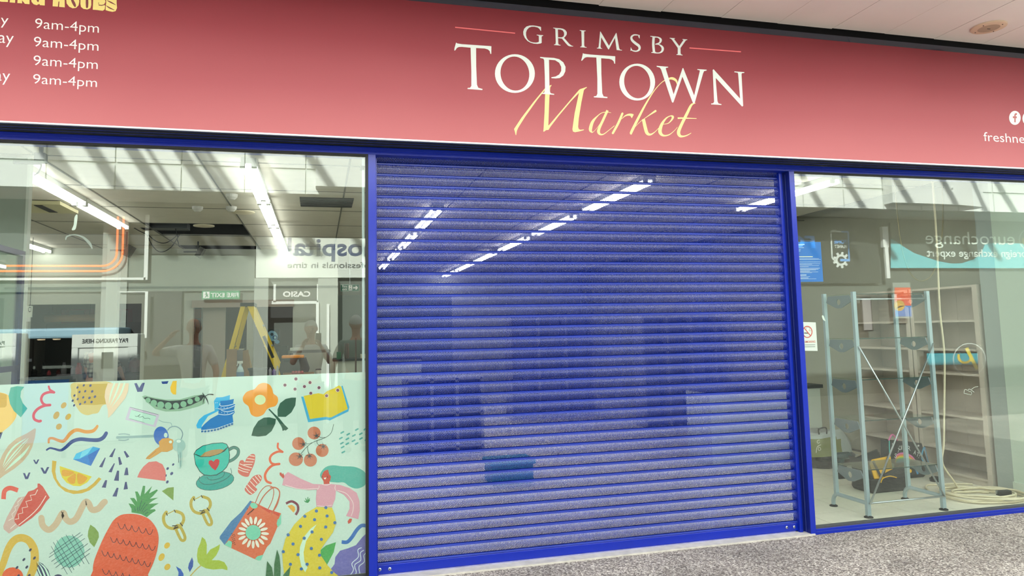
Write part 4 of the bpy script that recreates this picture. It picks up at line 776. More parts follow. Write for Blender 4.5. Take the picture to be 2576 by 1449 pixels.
# box printed with a camera
pb = wempty('camera_print_box', label='black box printed with pale blue discs behind the yellow ladder', cat='box')
x0, x1, z0, z1 = pr(672, 829, 703, 868, 7.0); MB().box(x0, x1, 7.0, 7.1, z0, z1).build('carton', mat('box_black', (24, 30, 40), .4), pb)
a = Art((0, 0, 1), 6.999); a.ell((120, 170, 196), 686, 845, 12, 14, -40).ell((30, 50, 70), 684, 841, 4).ell((40, 90, 140), 692, 849, 6).ell((150, 200, 210), 692, 849, 3).ell((90, 150, 190), 697, 860, 6, 5); a.done('printed_discs', pb)
cx2 = MB().box(x0-.05, x1+.12, 6.95, 7.25, 0, z0-.02); o = cx2.build('monitor_stand', mat('stand_black', (36, 34, 34), .5)); tag(o, 'black shelf unit carrying the box with printed discs', 'shelf unit')
MB().box(x0+.02, x1, 6.94, 6.95, .5, z0-.1).build('front_panel', DKGREY, o)
MB().box(x0, x1, 7.0, 7.2, z0-.02, z0).build('stand_cap', BLACK, o)
# toolbox with orange lid
tb = wempty('tool_case', label='dark carry case with an orange top edge standing on the counter', cat='tool case')
x0, x1, z0, z1 = pr(705, 897, 775, 930, 4.95); z0 = 1.066
MB().prism([(x0+.02, z0), (x1-.02, z0), (x1+.02, z0+.1), (x1-.03, z1-.02), (x0+.02, z1-.02), (x0-.01, z0+.1)], 4.86, 5.12).build('case_body', mat('case_dark', (50, 44, 44), .5), tb, bevel=.008)
MB().box(x0+.02, x1-.05, 4.855, 5.12, z1-.022, z1+.012).build('case_lid', mat('case_orange', (220, 140, 40), .45), tb, bevel=.008)
MB().box(x0+.05, x0+.12, 4.85, 4.858, z1-.07, z1-.04).build('latch', BLACK, tb); MB().box(x1-.16, x1-.09, 4.85, 4.858, z1-.07, z1-.04).build('latch', BLACK, tb)
# cardboard tray holding a wrapped bag of red balls
ty = wempty('cardboard_tray', label='shallow cardboard tray on the counter right of the tub', cat='tray')
x0, x1, z0, z1 = pr(712, 934, 790, 950, 4.7); z0 = 1.066; t = MB(); t.box(x0, x1, 4.74, 4.76, z0, z0+.045); t.box(x0, x1, 4.85, 4.855, z0, z0+.06); t.box(x0, x0+.01, 4.74, 4.85, z0, z0+.06); t.box(x1-.01, x1, 4.74, 4.85, z0, z0+.06); t.box(x0, x1, 4.74, 4.85, z0, z0+.006); t.build('tray_walls', WD, ty)
RB = mat('red_ball', (176, 72, 78), .35)
rb0 = None
for i in range(9):
    p = (x0+.10+.036*(i % 5)+.018*(i//5), 4.79+.0*i, z0+.028+.034*(i//5))
    if rb0 is None: rb0 = MB().ellip((0, 0, 0), (.021, .021, .021)).build('red_ball', RB, None, smooth=True); o = rb0
    else: o = rb0.copy(); col.objects.link(o)
    o.location = p; tag(o, 'small red ball in the heap on the cardboard tray', 'ball', 'red balls heaped on the cardboard tray')
# coffee cup
cc = wempty('coffee_cup', label='white takeaway cup with dark lid on the counter right end', cat='cup')
q = at(801, 935, 4.8); MB().lathe([(.026, 0), (.036, .085), (.034, .085), (.0, .08)], (q.x, 4.8, 1.066), 18).build('cup_body', mat('cup_white', (214, 210, 200), .5), cc, smooth='auto')
MB().lathe([(.038, .083), (.038, .092), (.03, .1), (0, .1)], (q.x, 4.8, 1.066), 18).build('cup_lid', mat('cup_lid', (44, 36, 32), .4), cc)
for nm, px, py, c, lab, sz in (('small_jar', 722, 870, (60, 40, 30), 'small dark jar beside the box with printed discs', (.02, .05)), ('glue_bottle', 690, 905, (150, 120, 200), 'purple bottle standing by the tub and ladder', (.025, .1)), ('spray_can', 680, 904, (210, 210, 220), 'pale spray can standing by the ladder rail', (.02, .12)), ('white_tube', 698, 930, (216, 220, 214), 'white tube lying by the tool case', (.018, .14))):
    q = at(px, py, 5.15); z_ = 1.066; o = MB().lathe([(sz[0], 0), (sz[0], sz[1]*.75), (sz[0]*.5, sz[1]*.85), (sz[0]*.5, sz[1])], (q.x, 5.15, z_), 14).build(nm, mat(nm, c, .4), smooth='auto'); tag(o, lab, 'bottle')

# stacked white papers and grey tray table behind
o = MB().box(at(730, 880, 7.1).x, at(762, 880, 7.1).x, 7.0, 7.3, 1.36, 1.40).build('paper_stack', mat('paper', (226, 234, 224), .6)); tag(o, 'flat stack of white paper on the back bench', 'paper')
bb = wempty('back_bench', label='grey bench with open front behind the counter, right of the ladder', cat='bench')
xx0, xx1 = at(726, 890, 7.1).x, at(832, 890, 7.1).x
MB().box(xx0, xx1, 6.95, 7.4, 1.32, 1.36).build('bench_top', mat('bench_grey', (110, 112, 106), .5), bb)
for x in (xx0+.02, xx1-.06): MB().box(x, x+.04, 7.0, 7.35, 0, 1.32).build('leg', DKGREY, bb)
MB().box(xx0, xx1, 7.0, 7.35, .9, .93).build('shelf', mat('bench_grey', (110, 112, 106)), bb)

# display cabinet with hanging goods, seen through the doorway in the partition
dc = wempty('display_cabinet', label='tall grey cabinet of dark shelves with hanging goods under an orange header', cat='cabinet')
DY = 8.7; x0, x1, z0, z1 = pr(466, 775, 497, 960, DY); z0 = 0
MB().box(x0-.05, x1+.42, DY+.05, DY+.4, 0, 2.3).build('cabinet_back', mat('cab_dark', (58, 62, 60), .5), dc)
MB().box(x0-.05, x1+.05, DY, DY+.1, at(480, 800, DY).z, at(480, 778, DY).z).build('header', mat('header_orange', (176, 92, 34), .5), dc)
for py in (843, 880, 925): z = at(480, py, DY).z; MB().box(x0-.05, x1+.05, DY-.1, DY+.05, z-.01, z+.005).build('shelf', DKGREY, dc)
for yy, xx in ((x0-.07, x0-.05), (x1+.05, x1+.07)): MB().box(yy, xx, DY-.1, DY+.1, 0, 2.28).build('upright', BAT, dc)
for i in range(7):
    x = x0+.01+i*.031; z = at(480, 842, DY).z; o = MB().lathe([(.011, 0), (.012, .1), (.006, .13), (.006, .17)], (x, DY-.04, z+.006), 10).build('metal_bottle', mat('chrome', (210, 212, 214), .15, metal=1) if i % 2 else mat('dark_bottle', (40, 36, 34), .3)); tag(o, '%s slim bottle from the left on the cabinet top shelf' % ('first second third fourth fifth sixth seventh'.split()[i]), 'bottle', 'slim bottles on the cabinet top shelf')
for i, px in enumerate((474, 484, 492)):
    q = at(px, 868, DY); z = at(480, 879, DY).z; o = MB().lathe([(.018, 0), (.024, .04), (.022, .08), (.01, .12)], (q.x, DY-.04, z+.006), 10).build('black_pouch', mat('pouch', (26, 24, 24), .5)); tag(o, '%s black pouch on the cabinet middle shelf' % ('left', 'centre', 'right')[i], 'pouch', 'black pouches on the cabinet middle shelf')
for i, px in enumerate((471, 486)):
    q = at(px, 915, DY); z = at(480, 925, DY).z; o = MB().box(q.x-.03, q.x+.03, DY-.07, DY-.02, z+.007, z+.08).build('small_carton', mat('carton_grey', (104, 104, 100), .5)); tag(o, '%s small grey carton on the cabinet lower shelf' % ('left', 'right')[i], 'carton', 'grey cartons on the cabinet lower shelf')
# doors of the back doorway
struct(MB().box(at(508, 800, PY).x, at(565, 800, PY).x, PY+.12, PY+.16, 0, 2.1).build('door_1', mat('door_taupe', (176, 168, 156), .55, noise=.04, scale=2)))
# storage shelf with jars seen between the ladder legs
js = wempty('jar_shelf', label='low shelf of dark jars seen between the ladder legs', cat='shelf')
x0, x1, z0, z1 = pr(581, 846, 614, 880, 6.9)
MB().box(x0, x1, 6.9, 7.1, z0, z0+.02).build('shelf', ALU, js); MB().box(x0, x0+.02, 6.9, 7.1, 0, z0).build('leg', DKGREY, js); MB().box(x1-.02, x1, 6.9, 7.1, 0, z0).build('leg', DKGREY, js); MB().box(x0, x1, 7.08, 7.1, z0, z1+.1).build('back_board', DKGREY, js); MB().box(x0, x1, 6.9, 7.1, z0-.2, z0-.18).build('shelf', DKGREY, js)
for i in range(10):
    o = MB().lathe([(.014, 0), (.014, .05), (.01, .055), (.01, .065)], (x0+.02+(i % 5)*.035, 6.98, z0+.02+.0*(i//5)), 8).build('dark_jar', mat('jar_dark', (44, 40, 38), .3)) if i < 5 else None
    if o: tag(o, 'small dark jar in the row between the ladder legs', 'jar', 'dark jars between the ladder legs')

# ---------------------------------------------------------------- right end of the left bay: counter, books, green box, pole
rc = wempty('side_counter', label='pale counter with a black top at the right end of the left window', cat='counter')
z1 = at(880, 902, 6.9).z
MB().box(.22, 1.6, 6.8, 7.5, z1-.035, z1).build('worktop', BLACK, rc); MB().box(.25, 1.6, 6.84, 7.5, .0, z1-.035).build('carcass', mat('pale_front', (186, 194, 182), .6), rc)
MB().box(.25, .45, 6.83, 6.84, z1-.28, z1-.24).build('vent_grille', mat('grille', (160, 166, 156), .6), rc)
x0, x1, _, zt = pr(847, 880, 857, 897, 6.95); o = MB().box(x0, x1, 6.9, 7.02, z1, z1+(zt-_)).build('green_box', mat('green_box', (16, 96, 56), .5)); tag(o, 'dark green box standing on the black counter top', 'box')
for i in range(3):
    x0, x1, a_, b_ = pr(866+4*i, 859, 869.5+4*i, 897, 6.95); o = MB().box(x0, x1, 6.88, 7.05, z1, z1+(b_-a_)).build('binder', mat('binder_brown%d' % i, (84+8*i, 74, 68), .6)); tag(o, '%s brown upright folder on the black counter top' % ('left', 'middle', 'right')[i], 'folder', 'brown folders on the side counter')
x0, x1, a_, b_ = pr(907, 888, 918, 898, 6.95); o = MB().box(x0, x1, 6.88, 7.0, z1, z1+(b_-a_)).build('white_carton', mat('carton_white', (220, 216, 190), .6)); tag(o, 'small white carton at the right end of the black counter top', 'carton')
q = at(895, 850, 6.3); o = MB().tube([(q.x, 6.3, 0), (q.x, 6.3, q.z)], .012, 8).build('thin_pole', mat('pole_brown', (84, 62, 56), .5)); tag(o, 'thin dark upright pole in front of the pale counter', 'pole')
dp = MB().box(.1, 2.6, 9.6, 9.7, 0, 2.35).build('dark_screen', mat('screen_grey', (104, 112, 104), .6)); tag(dp, 'grey screen wall beyond the pale counter', 'screen')

# ---------------------------------------------------------------- far left: back room seen through two openings
sgn = wempty('hanging_sign', label='small white hanging sign reading Ranch at the far left', cat='sign')
x0, x1, z0, z1 = pr(42, 770, 80, 798, 6.6)
MB().box(x0, x1, 6.6, 6.62, z0, z1).build('board', mat('paper', (226, 234, 224)), sgn); text('lettering', 'Ranch Cl', x0+.02, x1-.01, z0+.45*(z1-z0), z0+.92*(z1-z0), 6.597, BLACK, sgn)
for x in (x0+.03, x1-.03): MB().bar((x, 6.61, z1), (x, 6.61, CZ), .006, .006).build('hanger', BLACK, sgn)
MB().box(x0+.06, x1-.02, 6.6, 6.63, z0-.06, z0).build('lower_plate', WHITE, sgn)
rl = wempty('rolled_awning', label='brown rolled awning hanging across the far left opening', cat='awning')
x0, x1, z0, z1 = pr(114, 792, 242, 809, 8.6); MB().tube([(x0, 8.6, (z0+z1)/2), (x1, 8.6, (z0+z1)/2)], (z1-z0)/2, 14).build('roll', mat('roll_brown', (172, 132, 96), .6), rl, smooth=True)
for x in (x0+.1, x1-.1): MB().bar((x, 8.6, z1-.02), (x, 8.6, CZ), .01, .01).build('strap', BLACK, rl)
for k, (xa, ya, xb, yb, c, lab) in enumerate(((155, 778, 235, 820, (150, 70, 84), 'dull red poster on the back room wall left of the white column'), (297, 778, 330, 870, (130, 62, 72), 'dull red poster on the back room wall right of the white column'))):
    x0, x1, z0, z1 = pr(xa, ya, xb, yb, 10.2); o = wempty('wall_poster', label=lab, cat='poster'); MB().box(x0, x1, 10.2, 10.22, z0, z1).build('print', mat('poster_red%d' % k, c, .6), o)
    fr = MB(); fr.box(x0+.25*(x1-x0), x0+.7*(x1-x0), 10.19, 10.2, z0+.3*(z1-z0), z1-.02); fr.build('picture', mat('poster_pic', (150, 156, 160), .5), o)
wk = wempty('work_table', label='cluttered black work table in the far left back room', cat='table')
xt0, xt1 = at(55, 930, 8.6).x, at(350, 930, 8.6).x; zt = 1.02
MB().box(xt0, xt1, 8.8, 9.5, zt-.04, zt).build('table_top', BLACK, wk)
for x in (xt0+.05, xt1-.1): MB().box(x, x+.06, 8.85, 9.4, 0, zt-.04).build('leg', DKGREY, wk)
tag(MB().box(xt0, xt1, 9.6, 9.7, 0, 1.9).build('backing_screen', mat('dark_panel', (40, 34, 36), .5)), 'dark upright screen behind the cluttered work table', 'screen')
for i in range(13):
    px = 75+i*19; q = at(px, 920, 8.8); h_ = random.uniform(.06, .22); w_ = random.uniform(.03, .055)
    c = random.choice([(30, 30, 34), (150, 150, 156), (200, 80, 90), (90, 30, 34), (60, 60, 66)])
    o = MB().lathe([(w_, 0), (w_, h_*.6), (w_*.6, h_*.8), (w_*.5, h_)], (q.x, 9.0+.1*(i % 2), zt+.001), 10).build('canister', mat('can_%d%d%d' % c, c, .25)); tag(o, '%s from the left in the cluttered row of canisters on the black work table' % ('first second third fourth fifth sixth seventh eighth ninth tenth eleventh twelfth thirteenth fourteenth'.split()[i]), 'canister', 'canisters on the black work table')
q = at(322, 925, 8.5); o = MB().lathe([(.0, 0), (.10, .01), (.11, .1), (.09, .2), (.03, .24), (0, .25)], (q.x, 9.0, zt+.001), 16).build('red_kettle', mat('kettle_red', (110, 28, 36), .3)); tag(o, 'dark red rounded kettle on the black work table', 'kettle')
hn = MB(); hn.tube([(q.x-.1+.1*(1-math.cos(t)), 9.0, zt+.18+.12*math.sin(t)) for t in [PI*i/8 for i in range(9)]], .01, 6); hn.build('handle', ALU, o)

# ---------------------------------------------------------------- behind the shutter: wall units and a teal bin
for k, (x0, x1, y, zt, lab) in enumerate(((1.1, 2.1, 4.6, 1.0, 'dark low display unit behind the left half of the shutter'), (3.4, 5.0, 8.0, 1.9, 'dark slatted wall display behind the middle of the shutter'), (5.1, 6.4, 6.0, 1.8, 'tall dark shelving behind the right half of the shutter'))):
    u = wempty('display_unit', label=lab, cat='display unit'); DM = mat('unit_dark', (128, 128, 132), .6)
    MB().box(x0, x1, y+.35, y+.4, 0, zt).build('back_panel', DM, u)
    for x in [x0+(x1-x0)*i/3 for i in range(4)]: MB().box(x-.02, x+.02, y, y+.35, 0, zt).build('upright', DM, u)
    n = 4 if zt > 1.2 else 3
    for i in range(n): z = .1+i*(zt-.13)/(n-1); MB().box(x0, x1, y, y+.35, z, z+.025).build('shelf', DM, u)
tq = wempty('teal_bin', label='low teal storage bin on the floor behind the shutter', cat='bin')
MB().box(1.75, 2.2, 2.6, 2.95, 0, .22).build('bin_body', mat('teal_bin', (30, 120, 140), .5), tq, bevel=.01); MB().box(1.73, 2.22, 2.58, 2.97, .2, .24).build('bin_rim', mat('teal_rim', (40, 140, 156), .5), tq)

# ================================================================ right bay
# two bookcases along the side wall
BKX = 6.213
def bookcase(y0, y1, lab):
    r = wempty('bookcase', label=lab, cat='bookcase'); dp_ = .34; zt = 1.95
    MB().box(BKX, BKX+dp_, y0, y0+.022, 0, zt).build('side_panel', BOARD, r); MB().box(BKX, BKX+dp_, y1-.022, y1, 0, zt).build('side_panel', BOARD, r)
    MB().box(BKX-.006, BKX, y0-.01, y0+.045, 0, zt).build('front_stile', BOARD, r); MB().box(BKX-.006, BKX, y1-.045, y1+.0, 0, zt).build('front_stile', BOARD, r)
    MB().box(BKX, BKX+dp_, y0+.022, y1-.022, zt-.022, zt).build('top_panel', BOARD, r)
    for i in range(3):
        ya = y0+.022+(y1-y0-.044)*i/3; MB().box(BKX+dp_-.012, BKX+dp_, ya+.001, ya+(y1-y0-.044)/3-.001, .06, zt-.02).build('back_board', BOARD, r)
    for z in (1.597, 1.308, 1.065, .645, .30, .065): MB().box(BKX+.002, BKX+dp_-.012, y0+.022, y1-.022, z-.011, z+.011).build('shelf', BOARD, r)
    MB().box(BKX+.02, BKX+.035, y0+.022, y1-.022, 0, .054).build('plinth', BOARD, r)
    return r
bookcase(.76, 1.60, 'empty beige bookcase on the side wall, the one nearer the window')
bookcase(1.625, 2.46, 'empty beige bookcase on the side wall, the one behind the grey rack')

# grey metal rack with glass shelves
rk = wempty('glass_shelf_rack', label='grey metal rack with glass shelves and crossed rods in the right window', cat='rack')
RXL, RXR, RYF, RYB = 4.395, 5.155, .285, .66
def post(x, y, sx, nm='post'):
    MB().bar((x, y, .10), (x, y, 1.865), .032, .028, up=(0, 1, 0)).build(nm, STEELP, rk)
for x in (RXL, RXR):
    post(x, RYF, 0); post(x, RYB, 0)
    MB().bar((x, RYF, .012), (x, RYF, .12), .034, .03, up=(0, 1, 0)).build('foot_post', STEELP, rk)
    f = MB().lathe([(.036, 0), (.036, .008), (.02, .016), (.014, .02)], (x, RYF, 0), 20); f.build('foot_pad', BLACK, rk)
    arc = [(x, RYF+.01, .115), (x, RYB-.02, .115)]+[(x, RYB-.02+.07*math.sin(t), .115-.085*(1-math.cos(t))) for t in [PI/2*i/6 for i in range(1, 7)]]+[(x, RYB+.05, .014)]
    MB().tube(arc, .017, 8).build('curved_foot', STEELP, rk, smooth='auto')
    MB().lathe([(.034, 0), (.034, .008), (.02, .016)], (x, RYB+.05, 0), 20).build('foot_pad', BLACK, rk)
LV = [1.845, 1.465, 1.12, .78, .375]
for k, z in enumerate(LV):
    for x in (RXL, RXR):
        pts = [(RYF, z-.006), (RYB, z-.006), (RYB, z-.05), ((RYF+RYB)/2+.03, z-.115), ((RYF+RYB)/2-.03, z-.115), (RYF, z-.05)]
        m_ = MB(); c0 = ((RYF+RYB)/2, z-.062); n = 16; hole = [(c0[0]+.026*math.cos(2*PI*j/n), c0[1]+.026*math.sin(2*PI*j/n)) for j in range(n)]
        P = [];                                              # outline resampled to n points by angle
        for j in range(n):
            t = 2*PI*j/n; d = (math.cos(t), math.sin(t)); best = 9
            for i in range(len(pts)):
                a, b_ = pts[i], pts[(i+1) % len(pts)]; ex, ey = b_[0]-a[0], b_[1]-a[1]; den = d[0]*ey-d[1]*ex
                if abs(den) < 1e-9: continue
                s_ = ((a[0]-c0[0])*ey-(a[1]-c0[1])*ex)/den; u_ = ((a[0]-c0[0])*d[1]-(a[1]-c0[1])*d[0])/den
                if s_ > 0 and -1e-6 <= u_ <= 1+1e-6: best = min(best, s_)
            P.append((c0[0]+d[0]*best, c0[1]+d[1]*best))
        V = [(x+dx, p[0], p[1]) for dx in (-.004, .004) for p in P+hole]; F = []
        for j in range(n):
            j2 = (j+1) % n; F += [(j, j2, n+j2, n+j), (2*n+j, 3*n+j, 3*n+j2, 2*n+j2), (n+j, n+j2, 3*n+j2, 3*n+j), (j, 2*n+j, 2*n+j2, j2)]
        m_.add(V, F); m_.build('shelf_bracket', mat('bracket_grey', (118, 132, 140), .4, metal=.3), rk)
    if k < 5: MB().box(RXL+.014, RXR-.014, RYF+.018, RYB-.02, z-.003, z+.004).build('glass_shelf', SHELFG, rk)
    MB().box(RXL+.014, RXR-.014, RYF+.0155, RYF+.018, z-.003, z+.004).build('glass_edge', mat('glass_edge', (36, 62, 56), .2), rk)
MB().tube([(RXL, RYF-.005, 1.80), (RXR, RYF-.005, 1.80)], .008, 8).build('top_rod', ALU, rk, smooth=True)
MB().tube([(RXL, RYF-.018, .118), (RXR, RYF-.018, .118)], .008, 8).build('lower_rod', ALU, rk, smooth=True)
MB().tube([(RXL, RYF-.022, 1.405), (RXR, RYF-.022, .118)], .007, 8).build('cross_rod', ALU, rk, smooth=True)
MB().tube([(RXR, RYF-.03, 1.41), (RXL, RYF-.03, .118)], .007, 8).build('cross_rod', ALU, rk, smooth=True)

# blue notice and no smoking sign, stuck to the inside of the glass
bn = wempty('blue_notice', label='bright blue printed notice stuck inside the right window', cat='notice'); NY = .0305
a = Art((1980, 420, 3.814), NY, .0001); a.poly((14, 112, 206), [(60,718),(322,720),(348,1100),(70,1104)]); 
for (xa, ya, xb, ww, c) in ((100,745,168,9,0),(104,758,150,4,0),(104,775,162,4,0),(106,792,130,4,0),(106,806,128,4,0),(106,862,246,7,1),(110,880,306,3,0),(110,888,322,3,0),(112,912,322,3,0),(112,934,240,3,0),(114,930,318,3,0),(114,948,306,3,0),(114,957,206,3,0),(116,972,314,4,0),(116,982,300,4,0),(118,990,276,3,0),(118,1000,218,4,0),(118,1008,297,3,0),(118,1016,237,3,0),(120,1038,184,9,0),(122,1052,218,3,0),(122,1066,204,5,0),(124,1074,278,3,0)):
    a.stroke((240, 240, 200) if c else (196, 220, 246), [(xa, ya), (xb, ya-1)], ww, sm=False, cap=False)
a.done('notice_print', bn)
ns_o = wempty('no_smoking_sign', label='white no smoking sign stuck inside the right window', cat='sign')
a = Art((2000, 560, 4.2633), NY, .0001); a.poly((236, 238, 234), [(70,1066),(222,1070),(242,1376),(80,1374)])
rgn = [(132+50*math.cos(t), 1172+60*math.sin(t)) for t in [2*PI*i/22 for i in range(22)]]
a.stroke((212, 60, 54), rgn, 11, sm=False, closed=True).stroke((30, 30, 30), [(98,1184),(142,1186)], 11, sm=False, cap=False).poly((244, 244, 240), [(118,1150),(120,1130),(138,1122),(160,1132),(158,1150),(140,1160),(150,1168),(136,1172)], True).stroke((40, 40, 40), [(118,1150),(122,1128),(142,1122),(158,1138),(150,1156),(168,1162)], 3).stroke((212, 60, 54), [(98,1130),(166,1214)], 10, sm=False, cap=False)
for yy, w_ in ((1312, 3), (1332, 3)): a.stroke((60, 60, 60), [(88+0, yy), (216, yy-2)], w_+2, sm=False, cap=False)
a.done('sign_print', ns_o)
text('lettering', 'NO SMOKING', at(2016, 862, NY).x-.01, at(2051, 862, NY).x, at(2030, 862.5, NY).z, at(2030, 857, NY).z, NY-.0016, mat('sign_red', (224, 84, 70), .5), ns_o, bold=.01)

# white flex: hangs from the ceiling and lies coiled on the floor
CW = mat('white_flex', (226, 214, 186), .5)
fx = wempty('extension_cable', label='cream flex hanging beside the bookcase and coiled on the floor', cat='cable')
Yc = .62
pts = [tuple(at(x, y, Yc)) for x, y in ((2352,522),(2356,600),(2360,690),(2363,760),(2366,800),(2372,850),(2376,900),(2376,960),(2375,1050),(2374,1120))]
pts[0] = (pts[0][0], Yc, CZ)
g0 = atz(2382, 1185, .05); pts += [(pts[-1][0]+.01, .66, .30), (5.72, .72, .12), (5.82, .74, .03), (6.0, .62, .012)]
cc_ = Vector((5.84, .53, .012)); coil = []
for i in range(120):
    t = 2*PI*i/20; rr = .25+.07*math.sin(i*.23)+.04*math.sin(i*.61)
    coil.append((cc_.x+.0*t+min(rr*1.2, .35)*math.cos(-t+.8), cc_.y+rr*.95*math.sin(-t+.8), .010+.00038*i+.006*abs(math.sin(i*.9))))
MB().tube(catmull(pts, False, 6)+catmull(coil, False, 3), .0085, 8).build('flex', CW, fx, smooth=True)
lp_ = [tuple(atz(x, y, .012)) for x, y in ((2400,1245),(2350,1240),(2332,1230),(2330,1222),(2345,1219),(2400,1221),(2460,1226))]
MB().tube(catmull(lp_, False, 8), .0085, 8).build('flex', CW, fx, smooth=True)
lp2 = [tuple(at(x, y, .9)) for x, y in ((2255,525),(2262,580),(2275,650),(2292,690),(2318,707),(2345,690),(2362,640),(2372,560),(2376,525))]
lp2[0] = (lp2[0][0], .9, CZ); lp2[-1] = (lp2[-1][0], .9, CZ)
o = MB().tube(catmull(lp2, False, 8), .006, 8).build('loose_wire', mat('wire_drab', (150, 140, 112), .5), smooth=True); tag(o, 'thin drab wire looping down from the ceiling behind the rack', 'wire')
T = Matrix.Translation((5.93, .42, .055)) @ Matrix.Rotation(-.15, 4, 'Z')
MB().box(-.035, .085, -.025, .025, -.022, .022, T=T).build('socket_block', BLACK, fx, bevel=.004)
MB().box(-.05, -.034, -.006, .006, -.006, .02, T=T).build('plug_pin', ALU, fx)

# counter end with black top behind the rack
ce = wempty('till_counter', label='white counter end with dark top beside the shutter pillar', cat='counter')
p0, p1 = atz(2040, 967, .93), atz(2070, 967, .93)
p1 = at(2070, 967, 2.6); MB().box(4.3, p1.x, 2.6, 3.2, p1.z-.04, p1.z).build('worktop', mat('dark_top', (52, 54, 54), .5), ce); MB().box(4.32, p1.x-.03, 2.62, 3.18, .0, p1.z-.04).build('carcass', mat('counter_white', (200, 206, 196), .6), ce)

# ---------------------------------------------------------------- bags and tools on the shop floor, right bay
F3 = (2020, 1040, 5.574)
cbg = wempty('carrier_bag', label='crumpled olive and black plastic carrier bag at the far left of the tiled floor', cat='bag')
def lump(cx_, cy_, w_, d, h, seed, top=.55, n=26, m=12):
    rnd = random.Random(seed); ph = [rnd.uniform(0, 6) for _ in range(8)]; v = []; f = []
    for i in range(m+1):
        t = i/m; s = (1-.42*t**1.5*(1-top)*1.6)*(.86+.14*min(1, t*6))
        for j in range(n):
            a = 2*PI*j/n; r = s*(1+.07*math.sin(3*a+ph[0]+4*t)+.05*math.sin(7*a+ph[1]-6*t)+.03*math.sin(13*a+ph[2]+9*t))
            v.append((cx_+w_/2*r*math.cos(a)+.03*t*math.sin(ph[3]), cy_+d/2*r*math.sin(a), h*t*(1+.05*math.sin(2*a+ph[4]))))
    for i in range(m):
        for j in range(n): f.append((i*n+j, i*n+(j+1) % n, (i+1)*n+(j+1) % n, (i+1)*n+j))
    f.append(tuple(reversed(range(n)))); v.append((cx_, cy_, h*.8)); k = len(v)-1
    for j in range(n): f.append((m*n+j, m*n+(j+1) % n, k))
    return v, f
v, f = lump(5.58, 2.27, .62, .30, .40, 3); mb = MB(); mb.add(v, f)
for i, fc in enumerate(mb.f):
    c = [sum(mb.v[k][q] for k in fc)/len(fc) for q in range(3)]
    mb.m[i] = 1 if c[2] < .13 else (2 if c[2] > .33 or c[0] > 5.68 else 0)
mb.build('bag_skin', [mat('bag_olive', (118, 122, 66), .35), mat('bag_black', (26, 26, 28), .2), mat('bag_clear', (176, 182, 180), .2)], cbg, smooth=True)
a = Art(F3, 2.085, .0002); a.stroke((232, 228, 214), [(232,372),(205,380),(198,405),(215,418),(235,405)], 7).stroke((232, 228, 214), [(185,548),(200,470),(250,440)], 9).stroke((232, 228, 214), [(220,470),(240,480),(250,505),(225,520),(212,500),(222,470)], 7); a.done('bag_lettering', cbg)
MB().tube(catmull([(5.38, 2.15, .38), (5.36, 2.12, .44), (5.45, 2.12, .45), (5.48, 2.15, .38)], False, 5), .008, 6).build('bag_handle', mat('bag_black', (26, 26, 28)), cbg)
# cordless drill
dr = wempty('cordless_drill', label='dark green and black cordless drill standing on its battery', cat='drill')
q = atz(2116, 1204, 0); dx, dy = q.x, q.y+.02
MB().box(dx-.04, dx+.05, dy-.04, dy+.04, 0, .065).build('battery', BLACK, dr, bevel=.006)
MB().bar((dx, dy, .06), (dx+.035, dy, .2), .045, .05, up=(0, 1, 0)).build('grip', mat('drill_teal', (34, 64, 66), .4), dr, bevel=.006)
MB().lathe([(.02, -.1), (.038, -.07), (.038, .06), (.03, .08)], (dx+.06, dy, .225), 18, ax='x').build('motor_housing', mat('drill_teal', (34, 64, 66)), dr, smooth='auto')
MB().lathe([(.026, .08), (.028, .1), (.024, .125), (.014, .14)], (dx+.06, dy, .225), 16, ax='x').build('chuck', DKGREY, dr, smooth='auto')
MB().lathe([(.004, .14), (.004, .18)], (dx+.06, dy, .225), 8, ax='x').build('bit', ALU, dr)
# tool bag
tg = wempty('tool_bag', label='open black and yellow tool bag on the floor behind the rack', cat='bag')
TBK = mat('nylon_black', (26, 26, 28), .7, bump=.3, scale=300); TY = mat('nylon_yellow', (240, 180, 34), .6)
bx0, bx1, by0, by1 = 5.02, 5.46, .98, 1.24
MB().prism([(bx0+.02, 0), (bx1-.02, 0), (bx1, .03), (bx1-.01, .13), (bx0+.01, .13), (bx0, .03)], by0, by1).build('base', TBK, tg, bevel=.012)
MB().prism([(bx0-.03, .32), (bx0+.0, .31), (bx0+.10, .13), (bx0+.02, .13)], by0+.02, by1-.02).build('side_flap', TBK, tg, bevel=.004)
MB().prism([(bx0+.06, .13), (bx0+.02, .27), (bx0+.06, .31), (bx0+.26, .33), (bx0+.28, .13)], by0+.01, by0+.03).build('yellow_panel', TY, tg, bevel=.004)
MB().bar((bx0+.05, by0, .30), (bx0+.13, by0, .14), .022, .006, up=(0, 1, 0)).build('black_strap', TBK, tg); MB().bar((bx0+.22, by0, .33), (bx0+.15, by0, .15), .014, .008, up=(0, 1, 0)).build('pocket_knife', DKGREY, tg)
MB().prism([(bx0+.03, .29), (bx0+.30, .36), (bx0+.33, .30), (bx0+.32, .13), (bx0+.02, .13)], by1-.04, by1-.02).build('rear_wall', TBK, tg, bevel=.004)
MB().prism([(bx0+.16, .13), (bx0+.14, .17), (bx0+.36, .25), (bx1+.06, .20), (bx1+.08, .16), (bx1-.02, .13)], by0-.02, by0-.0).build('front_flap', TBK, tg, bevel=.006)
MB().lathe([(.018, 0), (.018, -.006), (.0, -.008)], (bx1+.0, by0-.02, .185), 6, ax='y').build('yellow_badge', TY, tg)
MB().tube(catmull([(bx0+.10, by0-.022, .10), (bx0+.12, by0-.03, .14), (bx0+.2, by0-.03, .155), (bx0+.28, by0-.022, .135)], False, 5), .005, 6).build('yellow_piping', TY, tg)
